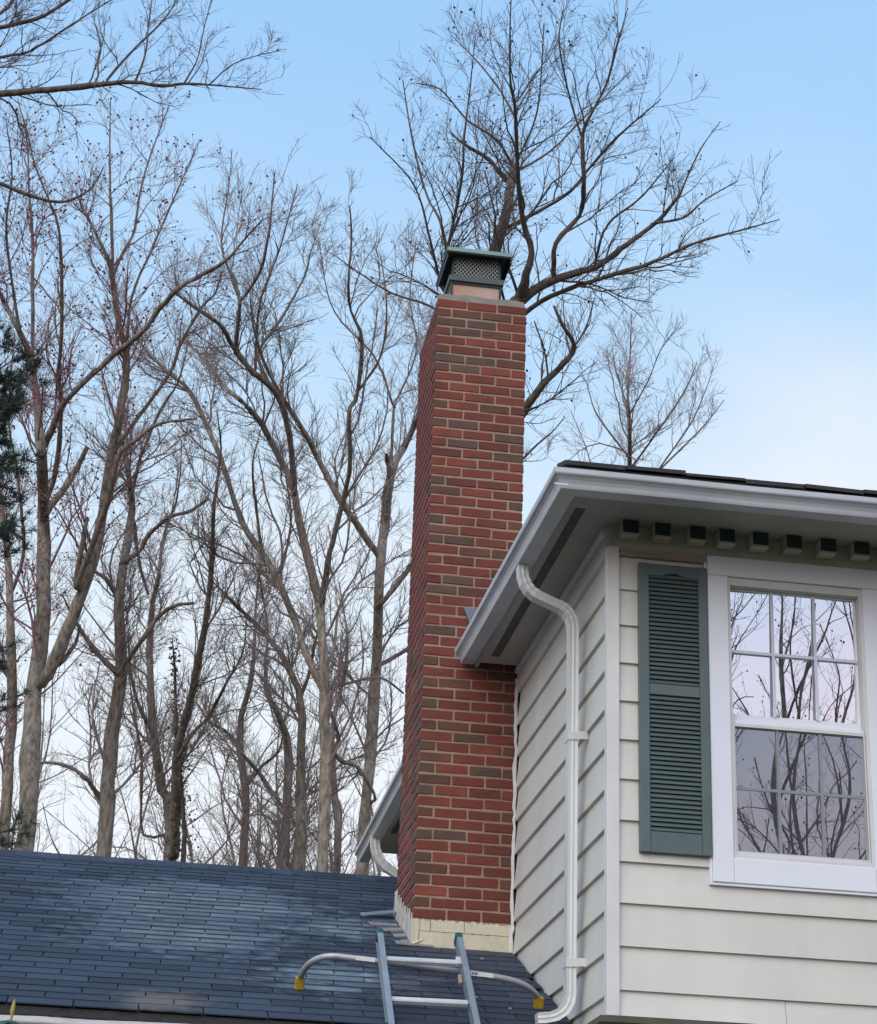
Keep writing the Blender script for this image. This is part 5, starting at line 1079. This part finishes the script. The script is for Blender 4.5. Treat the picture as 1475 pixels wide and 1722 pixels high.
# pine at the left edge
rg = np.random.default_rng(5)
pine = empty('pine_tree', (-2.95, 27.5, GZ), 'dark green pine at the left picture edge, in front of the forked tree', 'tree')
pl = [[-2.95, 27.5, GZ - .1, .22], [-2.95, 27.5, 4, .19], [-2.9, 27.6, 8, .15], [-2.9, 27.6, 11.5, .08], [-2.9, 27.6, 13.8, .02]]
q = resample(pl, 20)
link('trunk', np_mesh('trunk', [tubes(q[None, :, :3], q[None, :, 3], 8)], BARK['dark'], tuple(pine.location)), pine, tuple(pine.location))
pb, pbr = grow(resample(pl, 14)[None, :, :3], resample(pl, 14)[None, :, 3], rg, 9.0, .6, 1.7, 7, 60, 95, .0, .02, .08, .010, .4, .45)
pc, pcr = grow(pb, pbr, rg, 5.0, .25, .8, 4, 30, 60, .15, .08, .1, .007, .6, .3)
link('branches', np_mesh('branches', [tubes(pb, pbr, 4), tubes(pc, pcr, 3)], BARK['dark'], tuple(pine.location)), pine, tuple(pine.location))
def needles(c, dirs, rg, n=26, ln=.17, wd=.007):
    m_ = len(c)
    d = dirs[:, None, :] * .8 + rg.normal(0, .6, (m_, n, 3)); d /= np.linalg.norm(d, axis=2, keepdims=True)
    s = np.cross(d, rg.normal(0, 1, (m_, n, 3))); s /= np.linalg.norm(s, axis=2, keepdims=True) + 1e-9
    b = c[:, None, :] + rg.normal(0, .02, (m_, n, 3)); L = ln * rg.uniform(.6, 1.2, (m_, n, 1))
    v = np.stack([b - s * wd, b + s * wd, b + d * L], 2).reshape(-1, 3)
    return v, np.arange(len(v)).reshape(-1, 3)
cs = np.concatenate([pc[:, -1], pc[:, 2], pb[:, -1], pb[:, 5], pb[:, 4]]); di = np.concatenate([pc[:, -1] - pc[:, 0], pc[:, -1] - pc[:, 0], pb[:, -1] - pb[:, -2], pb[:, -1] - pb[:, -2], pb[:, -1] - pb[:, -2]])
di = di / (np.linalg.norm(di, axis=1, keepdims=True) + 1e-9)
link('needles', np_mesh('needles', [needles(cs, di, rg, 26, .17, .006)], M['needle'], tuple(pine.location), False), pine, tuple(pine.location), kind='stuff')

# ivy climbing beside the crossing stems
def leaves(c, rg, s=.05):
    n = len(c); u = rg.normal(0, 1, (n, 3)); u /= np.linalg.norm(u, axis=1, keepdims=True); v = np.cross(u, rg.normal(0, 1, (n, 3))); v /= np.linalg.norm(v, axis=1, keepdims=True)
    k = (s * rg.uniform(.6, 1.4, n))[:, None]
    P = np.stack([c - u*k, c + v*k*.7, c + u*k, c - v*k*.7], 1).reshape(-1, 3)
    return P, np.arange(len(P)).reshape(-1, 4)
ivy = empty('ivy', (0.80, 37.5, GZ), 'green ivy clump climbing between the crossing slim stems', 'ivy')
rg = np.random.default_rng(8)
ip = [[.80, 37.5, GZ - .05, .07], [.79, 37.3, 8.4, .06], [.76, 37.1, 9.0, .05], [.66, 36.9, 9.6, .045], [.47, 36.5, 10.6, .04], [.39, 36.3, 11.1, .035], [.30, 36.0, 11.8, .03], [.19, 35.8, 12.4, .01]]
q = resample(ip, 24)
link('stem', np_mesh('stem', [tubes(q[None, :, :3], q[None, :, 3], 6)], BARK['dark'], tuple(ivy.location)), ivy, tuple(ivy.location))
q = resample(q[15:], 24); t = rg.random(800); i = np.minimum((t * 23).astype(int), 22); c = q[i, :3] + (q[i+1, :3] - q[i, :3]) * rg.random((800, 1)); c += rg.normal(0, 1, (800, 3)) * (np.where(c[:, 2] < 9.5, .15, .07))[:, None]
link('leaves', np_mesh('leaves', [leaves(c, rg, .03)], M['ivy'], tuple(ivy.location), False), ivy, tuple(ivy.location), kind='stuff')

# broad-leaved shrub whose tip shows at the bottom left corner
LB = (-0.424, 7.797, 1.168)
shrub = empty('shrub', (LB[0], LB[1], GZ), 'leafy green shrub with a yellow bud, its tip in the bottom left corner', 'shrub')
rg = np.random.default_rng(12)
ends = [Vector((LB[0], LB[1], LB[2] - .03))] + [Vector((LB[0] + rg.normal(-.25, .3), LB[1] + rg.normal(0, .3), LB[2] - .12 - abs(rg.normal(0, .35)))) for _ in range(12)]
mb = MB(); lf = MB()
for k, e_ in enumerate(ends):
    b0 = Vector((LB[0] - .1 + rg.normal(0, .06), LB[1] + rg.normal(0, .06), GZ - .03))
    mb.tube(bend(b0, (b0 + e_) / 2 + Vector((0, 0, .5)), e_, 7), [.014, .013, .012, .011, .009, .008, .006, .005], 5)
    for a in range(8):
        az = a * 2.4 + k; tl = rg.uniform(-.75, -.35) if a > 1 else -.9
        dv = Vector((math.cos(az), math.sin(az), tl)).normalized(); sv_ = dv.cross(Vector((0, 0, 1))).normalized(); L = rg.uniform(.09, .13)
        nrm_ = sv_.cross(dv)
        pts_ = [e_ + dv * .01, e_ + dv * L * .35 + sv_ * .022, e_ + dv * L * .7 + sv_ * .021, e_ + dv * L, e_ + dv * L * .7 - sv_ * .021, e_ + dv * L * .35 - sv_ * .022]
        md = [e_ + dv * L * .35 - nrm_ * .006, e_ + dv * L * .7 - nrm_ * .006]
        lf.add(pts_ + md, [(0, 1, 6), (1, 2, 7, 6), (2, 3, 7), (3, 4, 7), (4, 5, 6, 7), (5, 0, 6)])
mb.build('stems', M['wood'], shrub, tuple(shrub.location)); lf.build('leaves', M['leaf'], shrub, tuple(shrub.location), kind='stuff')
MB().tube([ends[0], ends[0] + Vector((0, 0, .03)), ends[0] + Vector((0.002, 0, .055)), ends[0] + Vector((.004, 0, .075))], [.004, .009, .007, .001], 7).build('bud', M['leafbud'], shrub)

# front-yard trees: in the photograph they show only as reflections in the window
FRONT = [(7.8, -13.0, 11.4, .13, 41), (9.8, -15.5, 12.6, .13, 52), (10.9, -13.0, 12.6, .11, 63), (12.2, -17.0, 13.6, .14, 74), (13.2, -14.0, 12.4, .11, 85), (9.0, -20.0, 15.5, .20, 96), (11.6, -21.0, 15.5, .2, 97), (14.2, -22.0, 16.0, .2, 98), (6.2, -18.0, 14, .16, 99)]
for i, (x, y, h, r, s) in enumerate(FRONT):
    make_tree('bare_tree', proc_limbs(x, y, h, r, s, .03, 10, spread=.36, first=.22), 'bare yard tree across from the house, mirrored in the window panes', 'brown', 'dark', 700 + i, .8, .8, 'yard trees mirrored in the window', 'tree', ('leaves', .12, .018, 'holly'), 1.0, .3, .22, (1.0, 2.4))
